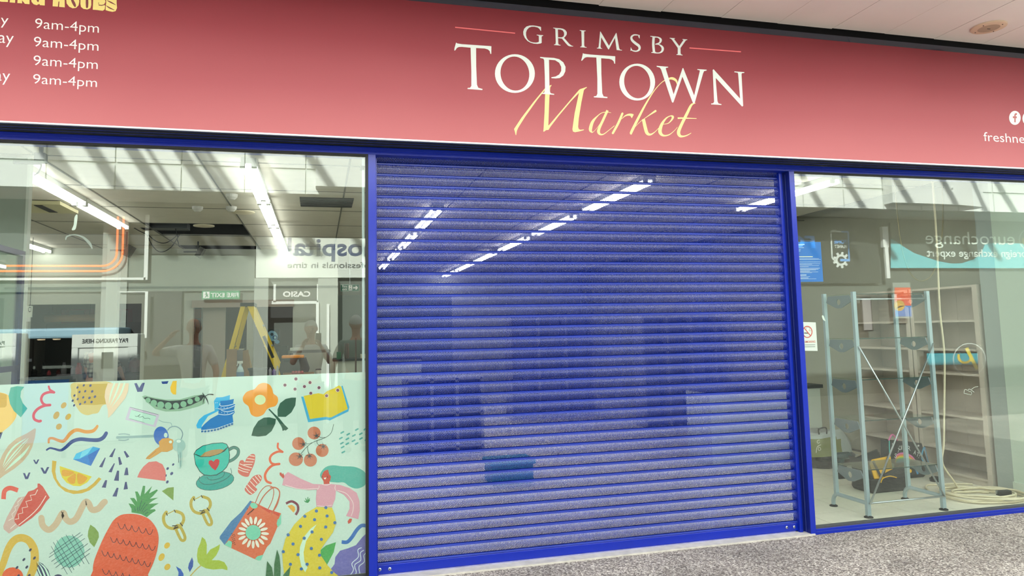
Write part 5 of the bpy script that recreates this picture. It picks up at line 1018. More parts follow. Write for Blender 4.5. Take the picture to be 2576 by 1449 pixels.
MB().prism([(bx0+.2, .2), (bx0+.24, .28), (bx0+.36, .24), (bx0+.34, .18)], by0+.08, by0+.1).build('white_cloth', mat('cloth_pale', (190, 204, 200), .8), tg)
# rainbow tote
to = wempty('rainbow_tote', label='black tote bag with a rainbow print and white hand lettering', cat='bag'); TYY = 1.42
a = Art(F3, TYY, .0006); K2 = (24, 24, 28)
mbx = MB(); W3 = a.W; P = [W3(p) for p in ((1205,385),(1670,420),(1790,800),(1700,930),(1260,930),(1210,700))]
P = [(x, max(z, 0)) for x, z in P]; mbx.prism(P[::-1], TYY+.002, TYY+.12); mbx.build('tote_body', mat('tote_black', K2, .6), to, bevel=.006)
for c, o_ in (((236, 120, 190), 0), ((238, 130, 100), 22), ((240, 196, 70), 44), ((150, 204, 90), 66), ((80, 180, 200), 88), ((60, 140, 200), 110)):
    a.stroke(c, [(1300+o_*.1,690-o_*0+o_*.0),(1320+o_*.15,590+o_*.8),(1400,560+o_),(1500,590+o_),(1560,650+o_),(1610,740+o_)], 26, cap=False)
a.stroke((90, 190, 190), [(1206,385),(1210,560),(1222,640)], 14).stroke((90, 170, 210), [(1690,480),(1660,600),(1700,700),(1770,800)], 22).stroke((80, 150, 200), [(1700,470),(1740,640),(1780,770)], 12)
for x, y, r in ((1260,428,24),(1612,452,22),(1642,680,14),(1700,712,10)): a.poly((220, 220, 220), sum(([(x+r*math.cos(t), y+r*math.sin(t)), (x+r*.4*math.cos(t+.63), y+r*.4*math.sin(t+.63))] for t in [2*PI*i/5 for i in range(5)]), []))
a.done('tote_print', to)
for ch, x, y, s, r in (('S',1290,590,44,40),('T',1330,520,44,25),('O',1352,482,46,8),('I',1390,478,46,4),('E',1425,480,46,2),('R',1478,488,50,4),('A',1560,545,44,20),('T',1600,575,44,28),('!',1635,605,44,34)):
    p = W3((x, y)); h_ = s/5.574/270*1.5; t = text('lettering', ch, -h_*.35, h_*.35 if ch not in 'I!' else -h_*.2, -h_/2, h_/2, 0, mat('chalk', (214, 214, 214), .6), to)
    t.location = (p[0], TYY-.009, p[1]); t.rotation_euler = (0, math.radians(r-20 if ch == 'S' else r), 0)
MB().tube(catmull([(P[0][0]+.05, TYY+.06, P[0][1]-.01), (P[0][0]+.10, TYY+.06, P[0][1]+.05), (P[0][0]+.16, TYY+.06, P[0][1]-.01)], False, 6), .008, 6).build('pink_handle', mat('handle_pink', (236, 120, 180), .6), to)
ck = MB().lathe([(.0, 0), (.05, 0), (.055, .03), (.04, .04), (.03, .05)], (6.0, 1.22, 0), 20).build('black_case', mat('case_black2', (30, 32, 32), .4)); tag(ck, 'small round black case on the floor at the right of the rainbow tote', 'case')

# round speaker in the canopy above the sign
sp = wempty('canopy_speaker', label='round cream loudspeaker set in the canopy ceiling at upper right', cat='speaker')
q = atz(2487, 68, 3.948); SPC = mat('speaker_cream', (226, 200, 172), .5)
MB().lathe([(.128, .0), (.126, -.010), (.110, -.014), (.0, -.014)], (q.x, q.y, 3.95), 40).build('rim', SPC, sp, smooth='auto')
MB().lathe([(.078, -.0145), (.0, -.017)], (q.x, q.y, 3.95), 32).build('grille', mat('speaker_mesh', (186, 162, 138), .7, bump=.6, scale=420), sp)
for t in (.4, 1.97, 3.5, 5.1): MB().lathe([(.005, -.014), (.004, -.017)], (q.x+.098*math.cos(t), q.y+.098*math.sin(t), 3.95), 8).build('screw', BLACK, sp)
MB().box(q.x-.014, q.x+.014, q.y-.003, q.y+.003, 3.9315, 3.9335).build('slot_mark', BLACK, sp)

# ================================================================ the other side of the mall, seen mirrored in the glass
OY = 2*YG
MB2 = MB
wo = struct(wempty('wall_opposite'))
MB().box(-10, 22, -9.3+OY, -9.16+OY, 0, 7.6).build('backing_wall', mat('opp_grey', (96, 102, 96), .7), wo)
WP = mat('opp_white', (236, 238, 234), .5, noise=.03, scale=2)
for i in range(-8, 19):
    for r_ in range(3):
        z = 4.035+r_*.45; x0 = i-.225
        MB().box(x0+.012, x0+.988, -8+OY-.03, -8+OY, z, z+.40).build('fascia_panel', WP, wo)
MB().box(-10, 22, -8.06+OY, -8.03+OY, 4.03, 7.6).build('fascia_back', mat('opp_joint', (206, 212, 204), .7), wo)
MB().box(-10, 22, -9.16+OY, -8.06+OY, 4.02, 4.05).build('soffit', mat('opp_soffit', (190, 190, 184), .7), wo)
# bowed fronts that stand out of the white fascia
def bow(x0, x1, dirn):
    m = MB(); n = 20; R = .26; pts = []
    for i in range(n+1):
        t = i/n; x = x0+(x1-x0)*t
        d = R*(1-max(0, (t-.25)/.75)**2.6) if dirn > 0 else R*(1-max(0, ((1-t)-.25)/.75)**2.6)
        pts.append((x, max(d, .0)))
    P = [(x, -8+OY+.0+d) for x, d in pts]
    out = [(x0, -8+OY)]+P+[(x1, -8+OY)]
    m.prism(out, 4.13, 5.1, ax='z'); return m
bow(11.79, 14.5, 1).build('bowed_fascia', WP, wo); bow(-.06, 2.5, 1).build('bowed_fascia', WP, wo)
for x in (11.95, 13.2, 13.4, .5, 1.4): MB().lathe([(.025, 0), (.02, .01)], (x, -8+OY+.255, 4.5), 10, ax='y').build('fixing_cap', WP, wo)

def rrect(mb, xl, yt, xr, yb, Yr, d=.04, mi=0):
    a, b_ = rf(xl, yt, Yr), rf(xr, yb, Yr); mb.box(a.x, b_.x, a.y, a.y-d, b_.z, a.z, mi); return mb
def rthing(name, lab, cat): return wempty(name, label=lab, cat=cat)
BZ = 9.05
s1 = rthing('shop_sign_board', 'white sign board reading hospital, mirrored in the left window', 'sign')
rrect(MB(), 645, 597, 1015, 698, BZ).build('board', mat('board_white', (226, 230, 222), .5), s1)
HN = mat('letter_navy', (56, 76, 120), .5); textpx('lettering', 'hospital', 724, 598, 946, 658, BZ, HN, s1, True, bold=.02); textpx('lettering', 'professionals in time', 723, 659, 953, 679, BZ, mat('letter_grey', (96, 100, 100), .5), s1, True, bold=.01)
s2 = rthing('watch_shop_sign', 'dark grey sign board with white capitals, mirrored in the left window', 'sign')
rrect(MB(), 694, 719, 797, 757, BZ).build('board', mat('sign_dark', (60, 66, 62), .5), s2); textpx('lettering', 'CASIO', 712, 733, 781, 747, BZ, LWm, s2, True, bold=.03)
m = MB(); rrect(m, 688, 715, 694, 760, BZ, .06); rrect(m, 797, 715, 801, 760, BZ, .06); rrect(m, 665, 757, 801, 764, BZ, .08); m.build('frame', WP, s2)
s3 = rthing('exit_sign_board', 'green fire exit sign mirrored in the left window', 'sign')
rrect(MB(), 508, 732, 603, 752, BZ).build('board', mat('exit_green', (50, 150, 104), .5), s3); textpx('lettering', 'FIRE EXIT', 531, 737, 600, 748, BZ, LWm, s3, True, bold=.02)
m = MB(); rrect(m, 511, 734, 527, 750, BZ, -.004); m.build('symbol_panel', LWm, s3)
q = rf(519, 742, BZ); m = MB(); m.ellip((q.x, q.y+.006, q.z+.04), (.013, .002, .013)); m.bar((q.x, q.y+.006, q.z+.025), (q.x+.01, q.y+.006, q.z-.01), .002, .02); m.bar((q.x+.01, q.y+.006, q.z-.01), (q.x-.02, q.y+.006, q.z-.045), .002, .012); m.bar((q.x+.01, q.y+.006, q.z-.01), (q.x+.035, q.y+.006, q.z-.035), .002, .012); m.bar((q.x-.03, q.y+.006, q.z+.01), (q.x+.03, q.y+.006, q.z+.0), .002, .01); m.build('running_man', mat('exit_green', (50, 150, 104)), s3)
# shopfront band above the doors opposite, door frames, pillars
m = MB(); rrect(m, -60, 640, 640, 731, 9.1, .05); m.build('sign_band', mat('band_green', (112, 122, 112), .6), wo)
m = MB(); rrect(m, -60, 492, 262, 640, 9.1, .03); rrect(m, 297, 492, 640, 640, 9.1, .03); rrect(m, 640, 540, 1050, 597, 9.1, .03); m.build('dark_fascia', mat('opp_black', (40, 42, 42), .5), wo)
m = MB(); rrect(m, -60, 699, 366, 704, 9.0, .03); rrect(m, 366, 540, 371, 704, 9.0, .03); m.build('white_moulding', WP, wo)
pil = MB(); rrect(pil, 262, 523, 296, 1449, 9.06, .05); rrect(pil, 640, 700, 666, 1449, 8.9, .2); rrect(pil, 800, 700, 848, 1449, 8.9, .2); pil.build('pillar', mat('opp_pillar', (158, 164, 156), .6), wo)
m = MB(); rrect(m, 2219, 570, 2237, 622, 8.9, .08); rrect(m, 2226, 622, 2240, 700, 8.9, .05); m.build('down_pipe', WP, wo)
m = MB(); rrect(m, 666, 769, 798, 798, 9.0, .03); rrect(m, 300, 733, 440, 1449, 9.08, .03); m.build('dark_window', mat('opp_black', (40, 42, 42)), wo)
m = MB(); rrect(m, 300, 733, 365, 735, 9.0, .02); rrect(m, 365, 733, 369, 850, 8.9, .03); rrect(m, 795, 760, 799, 1449, 8.85, .03); rrect(m, 822, 765, 826, 1449, 8.85, .03); m.build('glazing_bar', WP, wo)
# orange neon outline
no = rthing('neon_outline', 'orange neon line with a rounded corner mirrored at the upper left', 'light')
NE = mat('neon_orange', (255, 122, 66), .5, emis=NEON)
for o_ in (0, .09):
    P = [rf(x, y, 8.95) for x, y in ((-80, 670), (150, 669.5), (262, 669))]; q = rf(297, 540, 8.95)
    base = [(-4.9, P[0].z)]; zc_ = P[2].z; xr = q.x; R = .22
    pts = [(-7.5, zc_-o_)]+[(xr-R, zc_-o_)]+[(xr-R+(R+o_)*math.sin(t), zc_+R-(R+o_)*math.cos(t)) for t in [PI/2*i/8 for i in range(1, 9)]]+[(xr+o_, rf(297, 545, 8.95).z)]
    MB().tube([(x, P[0].y, z) for x, z in pts], .016, 8).build('neon_tube', NE, no, smooth=True)
# currency shop opposite the right window
s4 = rthing('currency_shop_sign', 'grey and turquoise currency shop sign mirrored in the right window', 'sign')
rrect(MB(), 2240, 560, 2760, 675, BZ).build('board', mat('euro_grey', (84, 94, 88), .5), s4)
a = Art((2300, 440, 5.174), BZ, 0); TQ = (112, 200, 208)
def rart(frame, Yr, items, nm, par, y_off=.006):
    mb = MB(); mats_ = []; k = 0
    for c, pts in items:
        m_ = mat('rprint_%02x%02x%02x' % c, c, .5)
        if m_ not in mats_: mats_.append(m_)
        ox, oy, s_ = frame; P = [rf(ox+x/s_, oy+y/s_, Yr) for x, y in pts]; P = [(p.x, p.z) for p in P]
        ar = sum(P[i-1][0]*P[i][1]-P[i][0]*P[i-1][1] for i in range(len(P)))
        if ar > 0: P = P[::-1]
        y = rf(ox, oy, Yr).y+y_off+k*.0006; k += 1
        mb.add([(x, y, z) for x, z in P], [tuple(range(len(P)))], mats_.index(m_))
    return mb.build(nm, mats_, par)
def ring_(cx_, cy_, r0, r1, a0=0, a1=360, n=26, rx=1):
    A = [math.radians(a0+(a1-a0)*i/n) for i in range(n+1)]; return [(cx_+r1*rx*math.cos(t), cy_+r1*math.sin(t)) for t in A]+[(cx_+r0*rx*math.cos(t), cy_+r0*math.sin(t)) for t in reversed(A)]
rart((2300, 440, 5.174), BZ, [(TQ, [(-310,830),(-250,860),(-150,930),(0,1020),(300,1120),(480,1155),(620,1150),(760,1100),(860,1040),(920,890),(2400,900),(2400,1216),(-310,1212)]), ((232, 236, 230), ring_(1500, 840, 130, 142)), ((226, 200, 120), ring_(1500, 850, 60, 100, 20, 200))], 'turquoise_wave', s4)
textpx('lettering', 'eurochange', 2325, 582, 2549, 624, BZ, mat('letter_pale_glow', (220, 232, 220), .5, emis=1.3), s4, True, dy=.012); textpx('lettering', 'your foreign exchange expert', 2329, 626, 2640, 652, BZ, mat('letter_pale2_glow', (224, 234, 226), .5, emis=1.3), s4, True, bold=.008, dy=.012)  # glow added to the letters so they stand out; no lit sign known
s5 = rthing('phone_shop_sign', 'dark sign with a phone and cog emblem mirrored in the right window', 'sign')
rrect(MB(), 1960, 545, 2216, 712, BZ).build('board', mat('fone_dark', (64, 68, 64), .5), s5)
PB = (120, 176, 240); PWt = (226, 232, 226); gear = []
for i in range(9):
    t = math.radians(40*i)
    for d_, r_ in ((-12, 62), (-8, 88), (8, 88), (12, 62)): gear.append((490+r_*math.cos(t+math.radians(d_)), 402+r_*math.sin(t+math.radians(d_))))
def bar_(x0, y0, x1, y1, w_):
    l = math.hypot(x1-x0, y1-y0); nx, ny = -(y1-y0)/l*w_/2, (x1-x0)/l*w_/2; return [(x0+nx, y0+ny), (x1+nx, y1+ny), (x1-nx, y1-ny), (x0-nx, y0-ny)]
rart((2000, 560, 4.2633), BZ, [(PWt, bar_(384, 95, 395, 380, 14)), (PWt, bar_(380, 92, 500, 98, 16)), (PB, bar_(490, 98, 562, 100, 16)), (PB, bar_(566, 95, 578, 405, 14)), (PWt, bar_(393, 375, 425, 410, 16)), (PB, bar_(520, 402, 580, 402, 26)), (PWt, gear), ((64, 68, 64), ring_(492, 402, 0, 38)), (PB, bar_(480, 402, 585, 404, 26)), (PWt, bar_(390, 85, 440, 82, 12))], 'emblem', s5)
textpx('lettering', 'FONE', 2097, 603, 2128, 613, BZ, mat('pl_blue', PB, .5), s5, True, bold=.04, dy=.006); textpx('lettering', 'PLANET', 2098, 616, 2129, 624, BZ, mat('pl_white', PWt, .5), s5, True, bold=.02, dy=.006)
textpx('lettering', 'FO', 1975, 592, 2048, 624, BZ, mat('big_blue', (70, 150, 240), .5), s5, True, bold=.04, dy=.006)
# posters and window graphics of the shops opposite
p1 = rthing('orange_poster', 'orange and blue poster mirrored behind the grey rack', 'poster')
rrect(MB(), 2245, 711, 2296, 800, 8.9).build('poster_frame', mat('poster_frame', (150, 156, 148), .5), p1)
rart((2140, 680, 5.174), 8.9, [((236, 96, 56), [(570,225),(775,225),(790,600),(570,600)]), ((84, 130, 200), [(575,460),(785,460),(792,600),(575,600)]), ((216, 170, 60), ring_(630, 460, 0, 70))], 'poster_print', p1)
p2 = rthing('currency_window_logo', 'teal window graphic with a yellow swirl in a circle mirrored over the bookcase', 'window graphic')
rart((2140, 680, 5.174), 8.9, [((60, 160, 176), [(985,1080),(1650,1080),(1655,1225),(1000,1235)])], 'teal_panel', p2)
rart((2140, 680, 5.174), 8.9, [((216, 226, 220), ring_(1540, 1160, 205, 214)), ((230, 196, 60), ring_(1480, 1120, 68, 98, 20, 200)), ((226, 206, 80), bar_(1500, 1010, 1640, 1290, 44))], 'yellow_swirl', p2, .012)
rrect(MB(), 2325, 884, 2466, 925, 8.92, .02).build('graphic_backing', mat('opp_black', (40, 42, 42)), p2)
p3 = rthing('phone_display', 'picture of a mobile phone mirrored at the upper left of the rack', 'display')
rrect(MB(), 2166, 748, 2197, 833, 8.9).build('phone_case', BLACK, p3); rrect(MB(), 2168.5, 751, 2195, 830, 8.87, .02).build('phone_screen', mat('phone_screen', (150, 146, 146), .4), p3)
m = MB(); rrect(m, 2068, 1036, 2240, 1040, 8.6, .03); m.build('light_rail', WP, wo)

# pay machines
PMW = mat('machine_white', (232, 236, 230), .35); PMD = mat('machine_recess', (52, 56, 56), .4)
def paymachine(xl, xr, lab, textl, textr):
    Yr = 7.6; r = rthing('parking_pay_machine', lab, 'pay machine'); a, b_ = rf(xl, 842, Yr), rf(xr, 842, Yr); y = a.y; zt = a.z; x0, x1 = a.x, b_.x; w_ = x1-x0
    body = MB(); body.box(x0, x1, y-.5, y-.03, 0, zt); body.build('cabinet', PMW, r, bevel=.03)
    f = MB(); zr = rf(xl, 876, Yr).z; f.box(x0, x1, y-.03, y, zr, zt); f.box(x0, x0+w_*.1, y-.03, y, .75, zr); f.box(x1-w_*.15, x1, y-.03, y, .75, zr); f.box(x0, x1, y-.03, y, .05, .75); f.build('front_surround', PMW, r, bevel=.01)
    MB().box(x0+w_*.1, x1-w_*.15, y-.045, y-.031, .75, zr).build('recess_panel', PMD, r)
    s = MB(); s.box(x0+w_*.18, x0+w_*.38, y-.031, y-.02, 1.0, 1.1); s.box(x1-w_*.35, x1-w_*.2, y-.031, y-.015, .95, 1.0); s.build('slot_plate', ALU, r)
    b2 = MB(); b2.box(x0+w_*.45, x0+w_*.62, y-.031, y-.018, 1.15, 1.4); b2.build('screen', mat('screen_dark', (30, 34, 40), .2), r)
    if textl is not None: textpx('lettering', 'PAY PARKING HERE', textl, 853, textr, 864, Yr, mat('ink_dark', (40, 46, 50), .5), r, True, bold=.02, dy=.001)
    else: text('lettering', 'PAY PARKING HERE', x0+w_*.15, x0+w_*.85, rf(0, 868, Yr).z, rf(0, 858, Yr).z, y+.002, mat('ink_dark', (40, 46, 50)), r, True, bold=.02)
    return r
paymachine(181, 347, 'white parking pay machine mirrored at the centre of the left window', 207, 322)
paymachine(-160, 42, 'white parking pay machine mirrored at the far left edge', None, None)
# mall kiosk with a pale canopy and downlights
ki = rthing('mall_kiosk', 'kiosk with a pale blue canopy and warm downlights mirrored at the left', 'kiosk')
kY = 8.3; a, b_ = rf(-60, 838, kY), rf(300, 838, kY); y = a.y
MB().box(a.x, b_.x, y-1.2, y, rf(0, 855, kY).z, rf(0, 828, kY).z).build('canopy', mat('canopy_blue', (160, 196, 214), .4), ki, bevel=.04)
kb = MB(); kb.box(a.x+.4, b_.x-.1, y-1.1, y-.15, 0, 1.05); kb.build('counter', mat('kiosk_dark', (46, 42, 42), .5), ki)
for x in (a.x+.5, b_.x-.2): MB().box(x, x+.08, y-.7, y-.62, 1.05, rf(0, 855, kY).z).build('post', DKGREY, ki)
for px in (98, 137, 186, 250): q = rf(px, 851, kY); MB().lathe([(.06, 0), (.05, -.02)], (q.x, y-.1, rf(0, 855, kY).z), 14).build('downlight', mat('warm_lamp', (255, 220, 180), .5, emis=4), ki)

# ================================================================ people
SKIN = mat('skin', (206, 152, 124), .55)
def figure(lab, loc, rz, ht, shirt, trous, hair, arms, lean=0, bald=False, cap=None, sleeve='short', name='person'):
    r = empty(name, loc, label=lab, cat='person', rz=rz); s = ht/1.75
    def rot(p):                                              # bend forward at the hips
        x, y, z = p; c, q = math.cos(lean), math.sin(lean); z0 = .95
        if z > z0: y, z = y*c-(z-z0)*q, z0+(z-z0)*c+y*q
        return Vector((x*s, y*s, z*s))
    def skin(nm, V, E, m, par, sub=1):
        me = bpy.data.meshes.new(nm); me.from_pydata([tuple(v[0]) for v in V], E, []); me.materials.append(m)
        o = bpy.data.objects.new(nm, me); col.objects.link(o); o.parent = par
        md = o.modifiers.new('skin', 'SKIN'); md.use_smooth_shade = True
        lay = me.skin_vertices[0] if me.skin_vertices else None
        if lay is None:
            o.modifiers.remove(md); bpy.context.view_layer.objects.active = o; md = o.modifiers.new('skin', 'SKIN'); md.use_smooth_shade = True; lay = me.skin_vertices[0]
        for i, v in enumerate(V):
            lay.data[i].radius = (v[1]*s, (v[2] if len(v) > 2 else v[1])*s)
        lay.data[0].use_root = True
        sb = o.modifiers.new('sub', 'SUBSURF'); sb.levels = sub; sb.render_levels = sub
        return o
    V = [(rot((0, 0, .95)), .135, .1), (rot((0, .0, 1.15)), .125, .09), (rot((0, .0, 1.36)), .15, .1), (rot((0, .0, 1.47)), .06), (rot((0, -.005, 1.55)), .052), (rot((0, -.02, 1.62)), .062, .075), (rot((0, -.02, 1.70)), .07, .085), (rot((0, -.005, 1.755)), .04, .05)]
    E = [(i, i+1) for i in range(7)]
    for sd in (-1, 1):
        b0 = len(V); V += [(rot((sd*.09, 0, .88)), .09), (Vector((sd*.10*s, -.01*s, .50*s)), .058), (Vector((sd*.105*s, .01*s, .09*s)), .036), (Vector((sd*.11*s, -.14*s, .035*s)), .032)]; E += [(0, b0), (b0, b0+1), (b0+1, b0+2), (b0+2, b0+3)]
    A = []
    for k, (sd, el, wr) in enumerate(arms):
        b0 = len(V); sh_ = rot((sd*.18, 0, 1.42)); el = Vector(el)*s; wr = Vector(wr)*s; d = (wr-el).normalized(); pm = wr+d*.08*s
        V += [(sh_, .052), (el, .042), (wr, .026), (pm, .034, .016)]; E += [(2, b0), (b0, b0+1), (b0+1, b0+2), (b0+2, b0+3)]; A.append((sh_, el, wr, pm, d, sd))
    body = skin('body', V, E, SKIN, r, 1)
    for sh_, el, wr, pm, d, sd in A:                         # five fingers on each hand
        x = d.cross(Vector((0, 0, 1))); x = x.normalized() if x.length > .1 else Vector((1, 0, 0)); n_ = d.cross(x)
        f = MB()
        for i, (o_, L_) in enumerate(((-.026, .065), (-.009, .075), (.009, .07), (.026, .055))):
            p = pm+x*o_*s; f.tube([p-d*.02*s, p+d*L_*.5*s, p+(d*L_*.85+n_*.018)*s], [.0085*s, .008*s, .006*s], 6)
        p = wr+d*.03*s-x*.03*s; f.tube([p, p-x*.025*s+d*.03*s, p-x*.03*s+d*.06*s], [.01*s, .009*s, .007*s], 6); f.build('fingers', SKIN, r, smooth=True)
    SHV = [(V[0][0]+Vector((0, 0, -.02)), .15, .118), (V[1][0], .143, .108), (V[2][0], .17, .118), (V[3][0], .078)]; SE = [(0, 1), (1, 2), (2, 3)]
    for sh_, el, wr, pm, d, sd in A:
        b0 = len(SHV); mid = sh_.lerp(el, .8) if sleeve == 'short' else wr.lerp(el, .1); SHV += [(sh_, .07), (sh_.lerp(el, .5), .064)]+([(mid, .06)] if sleeve == 'short' else [(el, .055), (mid, .042)])
        SE += [(2, b0), (b0, b0+1), (b0+1, b0+2)]+([] if sleeve == 'short' else [(b0+2, b0+3)])
    skin('shirt', SHV, SE, shirt, r, 1)
    TV = [(V[0][0]+Vector((0, 0, .0)), .15, .12)]; TE = []
    for k in (8, 12): b0 = len(TV); TV += [(V[k][0], .105), (V[k+1][0], .075), (V[k+2][0]+Vector((0, 0, .0)), .06)]; TE += [(0, b0), (b0, b0+1), (b0+1, b0+2)]
    skin('trousers', TV, TE, trous, r, 1)
    shm = MB()
    for k in (10, 14): p = V[k][0]; shm.ellip((p.x, p.y-.06*s, .045*s), (.05*s, .135*s, .045*s), 12, 6)
    shm.build('shoes', BLACK, r, smooth=True)
    hc = V[6][0]; hd = (V[6][0]-V[4][0]).normalized(); R3 = Vector((0, 0, 1)).rotation_difference(hd).to_matrix()
    hm = MB(); hm.ellip(tuple(hc), (.082*s, .098*s, .105*s), 18, 12, T=R3); hd_o = hm.build('head', SKIN, r, smooth=True)
    F = lambda x, y, z: tuple(hc+R3 @ Vector((x*s, y*s, z*s)))
    e = MB(); [e.ellip(F(sx_*.03, -.088, .0), (.012*s, .008*s, .007*s), 8, 6) for sx_ in (-1, 1)]; e.build('eyes', mat('eye_dark', (40, 34, 30), .3), r, smooth=True)
    nz = MB(); nz.ellip(F(0, -.1, -.025), (.013*s, .02*s, .026*s), 8, 6, T=R3); [nz.ellip(F(sx_*.083, 0, -.01), (.01*s, .02*s, .03*s), 8, 6, T=R3) for sx_ in (-1, 1)]; nz.build('nose_and_ears', SKIN, r, smooth=True)
    mo = MB(); mo.ellip(F(0, -.09, -.058), (.024*s, .006*s, .006*s), 8, 5); mo.build('mouth', mat('lip', (160, 84, 78), .5), r, smooth=True)
    hh = MB(); n, m_ = 16, 7; v = []; f = []
    for i in range(m_+1):
        th = (.52 if not bald else .62)*PI*i/m_
        for j in range(n):
            a_ = 2*PI*j/n; back = .5+.5*math.sin(a_); rr = 1.07; tt = th*(.72+.42*back) if not bald else .25*PI+th*.6
            q = Vector((.082*rr*math.sin(tt)*math.cos(a_), .098*rr*math.sin(tt)*math.sin(a_), .105*rr*math.cos(tt)))
            if bald and math.sin(a_) < -.3: q *= .93
            v.append(hc+R3 @ (q*s))
    for i in range(m_):
        for j in range(n): f.append((i*n+j, (i+1)*n+j, (i+1)*n+(j+1) % n, i*n+(j+1) % n))
    hh.add(v, f); hh.build('hair', hair, r, smooth=True)
    if cap is not None:
        c = MB(); c.ellip(F(0, 0, .045), (.094*s, .108*s, .075*s), 16, 8, T=R3); c.ellip(F(0, -.12, .035), (.07*s, .075*s, .01*s), 12, 6, T=R3); c.build('cap', cap, r, smooth=True)
    return r
WSH = mat('shirt_white', (224, 226, 220), .8); GSH = mat('shirt_sage', (150, 162, 150), .8); TRO = mat('trousers_dark', (46, 48, 56), .8); GH = mat('hair_grey', (168, 164, 156), .8); WH = mat('hair_white', (214, 210, 200), .8); BH = mat('hair_brown', (84, 62, 48), .8)
figure('person in a white T-shirt pointing with a raised right arm, mirrored in the left window', (-1.53, -5.05, 0), PI, 1.78, WSH, TRO, GH, [(1, (.46, -.06, 1.38), (.25, -.16, 1.58)), (-1, (-.27, .0, 1.15), (-.26, -.08, .92))], bald=True)
figure('grey-haired person in a white T-shirt holding up a phone, mirrored right of the ladder', (-.10, -5.36, 0), PI, 1.74, WSH, TRO, GH, [(1, (.24, -.14, 1.22), (.10, -.24, 1.46)), (-1, (-.26, -.12, 1.22), (-.14, -.24, 1.44))])
figure('white-haired person in grey-green shirt seen from behind, mirrored beside the left blue mullion', (.50, -5.30, 0), 0, 1.80, GSH, TRO, WH, [(1, (.30, .02, 1.14), (.30, -.06, .9)), (-1, (-.30, .02, 1.14), (-.30, -.06, .9))])
ph = tag(MB().box(-.037, .037, -5.105, -5.097, 1.50, 1.62).build('mobile_phone', BLACK), 'black mobile phone held up by the mirrored photographer', 'phone')
# plaid shirt: person leaning over the work table inside
pm_ = bpy.data.materials.new('plaid'); pm_.use_nodes = True; nt = pm_.node_tree; b = nt.nodes['Principled BSDF']; b.inputs['Roughness'].default_value = .85
tc = nt.nodes.new('ShaderNodeTexCoord'); sx = nt.nodes.new('ShaderNodeSeparateXYZ'); nt.links.new(tc.outputs['Object'], sx.inputs[0]); acc = None
for ax_ in ('X', 'Z'):
    f1 = nt.nodes.new('ShaderNodeMath'); f1.operation = 'MULTIPLY'; nt.links.new(sx.outputs[ax_], f1.inputs[0]); f1.inputs[1].default_value = 90
    f2 = nt.nodes.new('ShaderNodeMath'); f2.operation = 'SINE'; nt.links.new(f1.outputs[0], f2.inputs[0])
    f3 = nt.nodes.new('ShaderNodeMath'); f3.operation = 'GREATER_THAN'; nt.links.new(f2.outputs[0], f3.inputs[0]); f3.inputs[1].default_value = .2
    if acc is None: acc = f3
    else:
        ad = nt.nodes.new('ShaderNodeMath'); ad.operation = 'ADD'; nt.links.new(acc.outputs[0], ad.inputs[0]); nt.links.new(f3.outputs[0], ad.inputs[1]); ml_ = nt.nodes.new('ShaderNodeMath'); ml_.operation = 'MULTIPLY'; nt.links.new(ad.outputs[0], ml_.inputs[0]); ml_.inputs[1].default_value = .5; acc = ml_
rr_ = ramp(nt, acc.outputs[0], [(0, (188, 192, 178)), (.5, (128, 128, 118)), (1, (76, 74, 70))]); nt.links.new(rr_.outputs[0], b.inputs['Base Color'])
q = at(235, 900, 8.3)
figure('person in a plaid shirt and dark cap leaning down over the work table inside', (q.x+.05, 8.2, 0), PI*.98, 1.72, pm_, TRO, BH, [(-1, (-.26, -.42, 1.10), (-.30, -.50, .92)), (1, (.26, -.40, 1.12), (.22, -.52, .95))], lean=.45, cap=mat('cap_dark', (44, 48, 60), .7))

# navy framed screen by the left edge, and the silver framed blue board mirrored under it
nf = wempty('framed_screen', label='navy framed glass screen standing at the left edge of the left window', cat='screen')
q = at(53, 640, 1.3); X_ = q.x; zt = at(57, 632, 1.3).z; NV = mat('navy_frame', (26, 32, 84), .35)
MB().box(X_-.02, X_+.02, 1.28, 1.33, 0, zt).build('post', NV, nf); MB().box(X_-.02, X_+.02, .35, .40, 0, zt).build('post', NV, nf)
MB().box(X_-.02, X_+.02, .40, 1.28, zt-.04, zt).build('top_rail', NV, nf); MB().box(X_-.02, X_+.02, .40, 1.28, 1.38, 1.42).build('lower_rail', NV, nf)
MB().box(X_-.004, X_+.004, .40, 1.28, 1.42, zt-.04).build('glass_pane', SHELFG, nf)
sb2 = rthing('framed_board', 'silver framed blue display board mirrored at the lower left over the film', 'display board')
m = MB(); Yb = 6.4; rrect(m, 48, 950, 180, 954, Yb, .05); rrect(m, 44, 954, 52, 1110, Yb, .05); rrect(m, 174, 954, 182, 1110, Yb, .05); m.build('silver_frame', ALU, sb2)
m = MB(); rrect(m, 53, 955, 173, 1110, Yb+.02, .02); m.build('blue_print', mat('board_blue_glow', (70, 130, 200), .5, emis=1.4), sb2)  # glow added to the print, which the sun does not reach
qa, qb = rf(48, 950, Yb), rf(180, 950, Yb); m = MB()
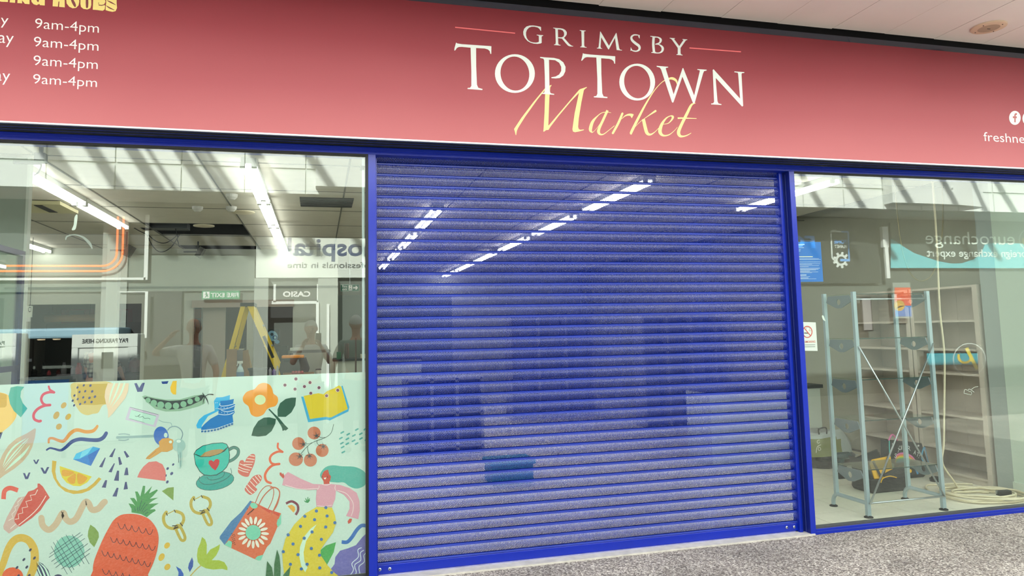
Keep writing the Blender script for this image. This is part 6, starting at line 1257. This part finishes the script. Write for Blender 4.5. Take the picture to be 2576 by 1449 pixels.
for x in (qa.x+.05, qb.x-.1): m.box(x, x+.05, qa.y-.09, qa.y-.04, 0, qa.z)
m.build('stand', DKGREY, sb2)

# small marks left on the glass
rs = wempty('tape_residue', label='white torn tape remnant stuck high in the left window', cat='tape'); RW = (222, 230, 224)
a = Art((0, 340, 4.2625), .0285, .0001); a.poly(RW, [(770,1015),(790,960),(800,880),(822,850),(832,870),(822,960),(806,1012)], True); a.done('torn_tape', rs)
rs = wempty('tape_residue', label='curved white adhesive smear in the left window', cat='smear')
a = Art((0, 340, 4.2625), .0285, .0001); a.stroke((150, 156, 150), [(705,1120),(720,1085),(800,1068),(890,1095),(960,1160),(990,1220)], [10,16,10,22,30,8]); a.done('smear', rs)
rs = wempty('tape_residue', label='small white torn tape remnant in the right window left of the rack', cat='tape')
a = Art((2000, 560, 4.2633), .0285, .0001); a.poly(RW, [(288,1000),(305,998),(318,1030),(326,1056),(300,1040)], True); a.done('torn_tape', rs)
rs = wempty('tape_residue', label='crumpled clear tape on the right window in front of the bookcase', cat='tape')
a = Art((2140, 940, 4.5275), .0285, .0001); a.stroke((214, 218, 212), [(1290,222),(1300,180),(1335,190),(1350,175),(1385,195),(1405,210)], 5).stroke((200, 204, 198), [(1290,222),(1330,232),(1370,240),(1375,210),(1340,200)], 5).stroke((220, 224, 218), [(1375,180),(1410,155),(1450,148)], 5); a.done('crumpled_tape', rs)
hc_ = wempty('sensor_box', label='dark sensor box with a thin arm and cable at the top left window corner', cat='sensor')
q = at(103, 398, .3); MB().box(q.x-.03, q.x+.03, .27, .33, q.z-.03, q.z+.03).build('box', DKGREY, hc_); q2 = at(34, 407, .3); MB().box(q2.x, q.x, .29, .31, q2.z-.012, q2.z+.012).build('arm', DKGREY, hc_)
MB().tube(catmull([tuple(at(x, y, .3)) for x, y in ((104,405),(103,420),(96,434),(86,441))], False, 5), .004, 6).build('cable', BLACK, hc_, smooth=True); MB().box(q.x-.01, q.x+.01, .29, .31, q.z+.03, 3.05).build('hanger', DKGREY, hc_)
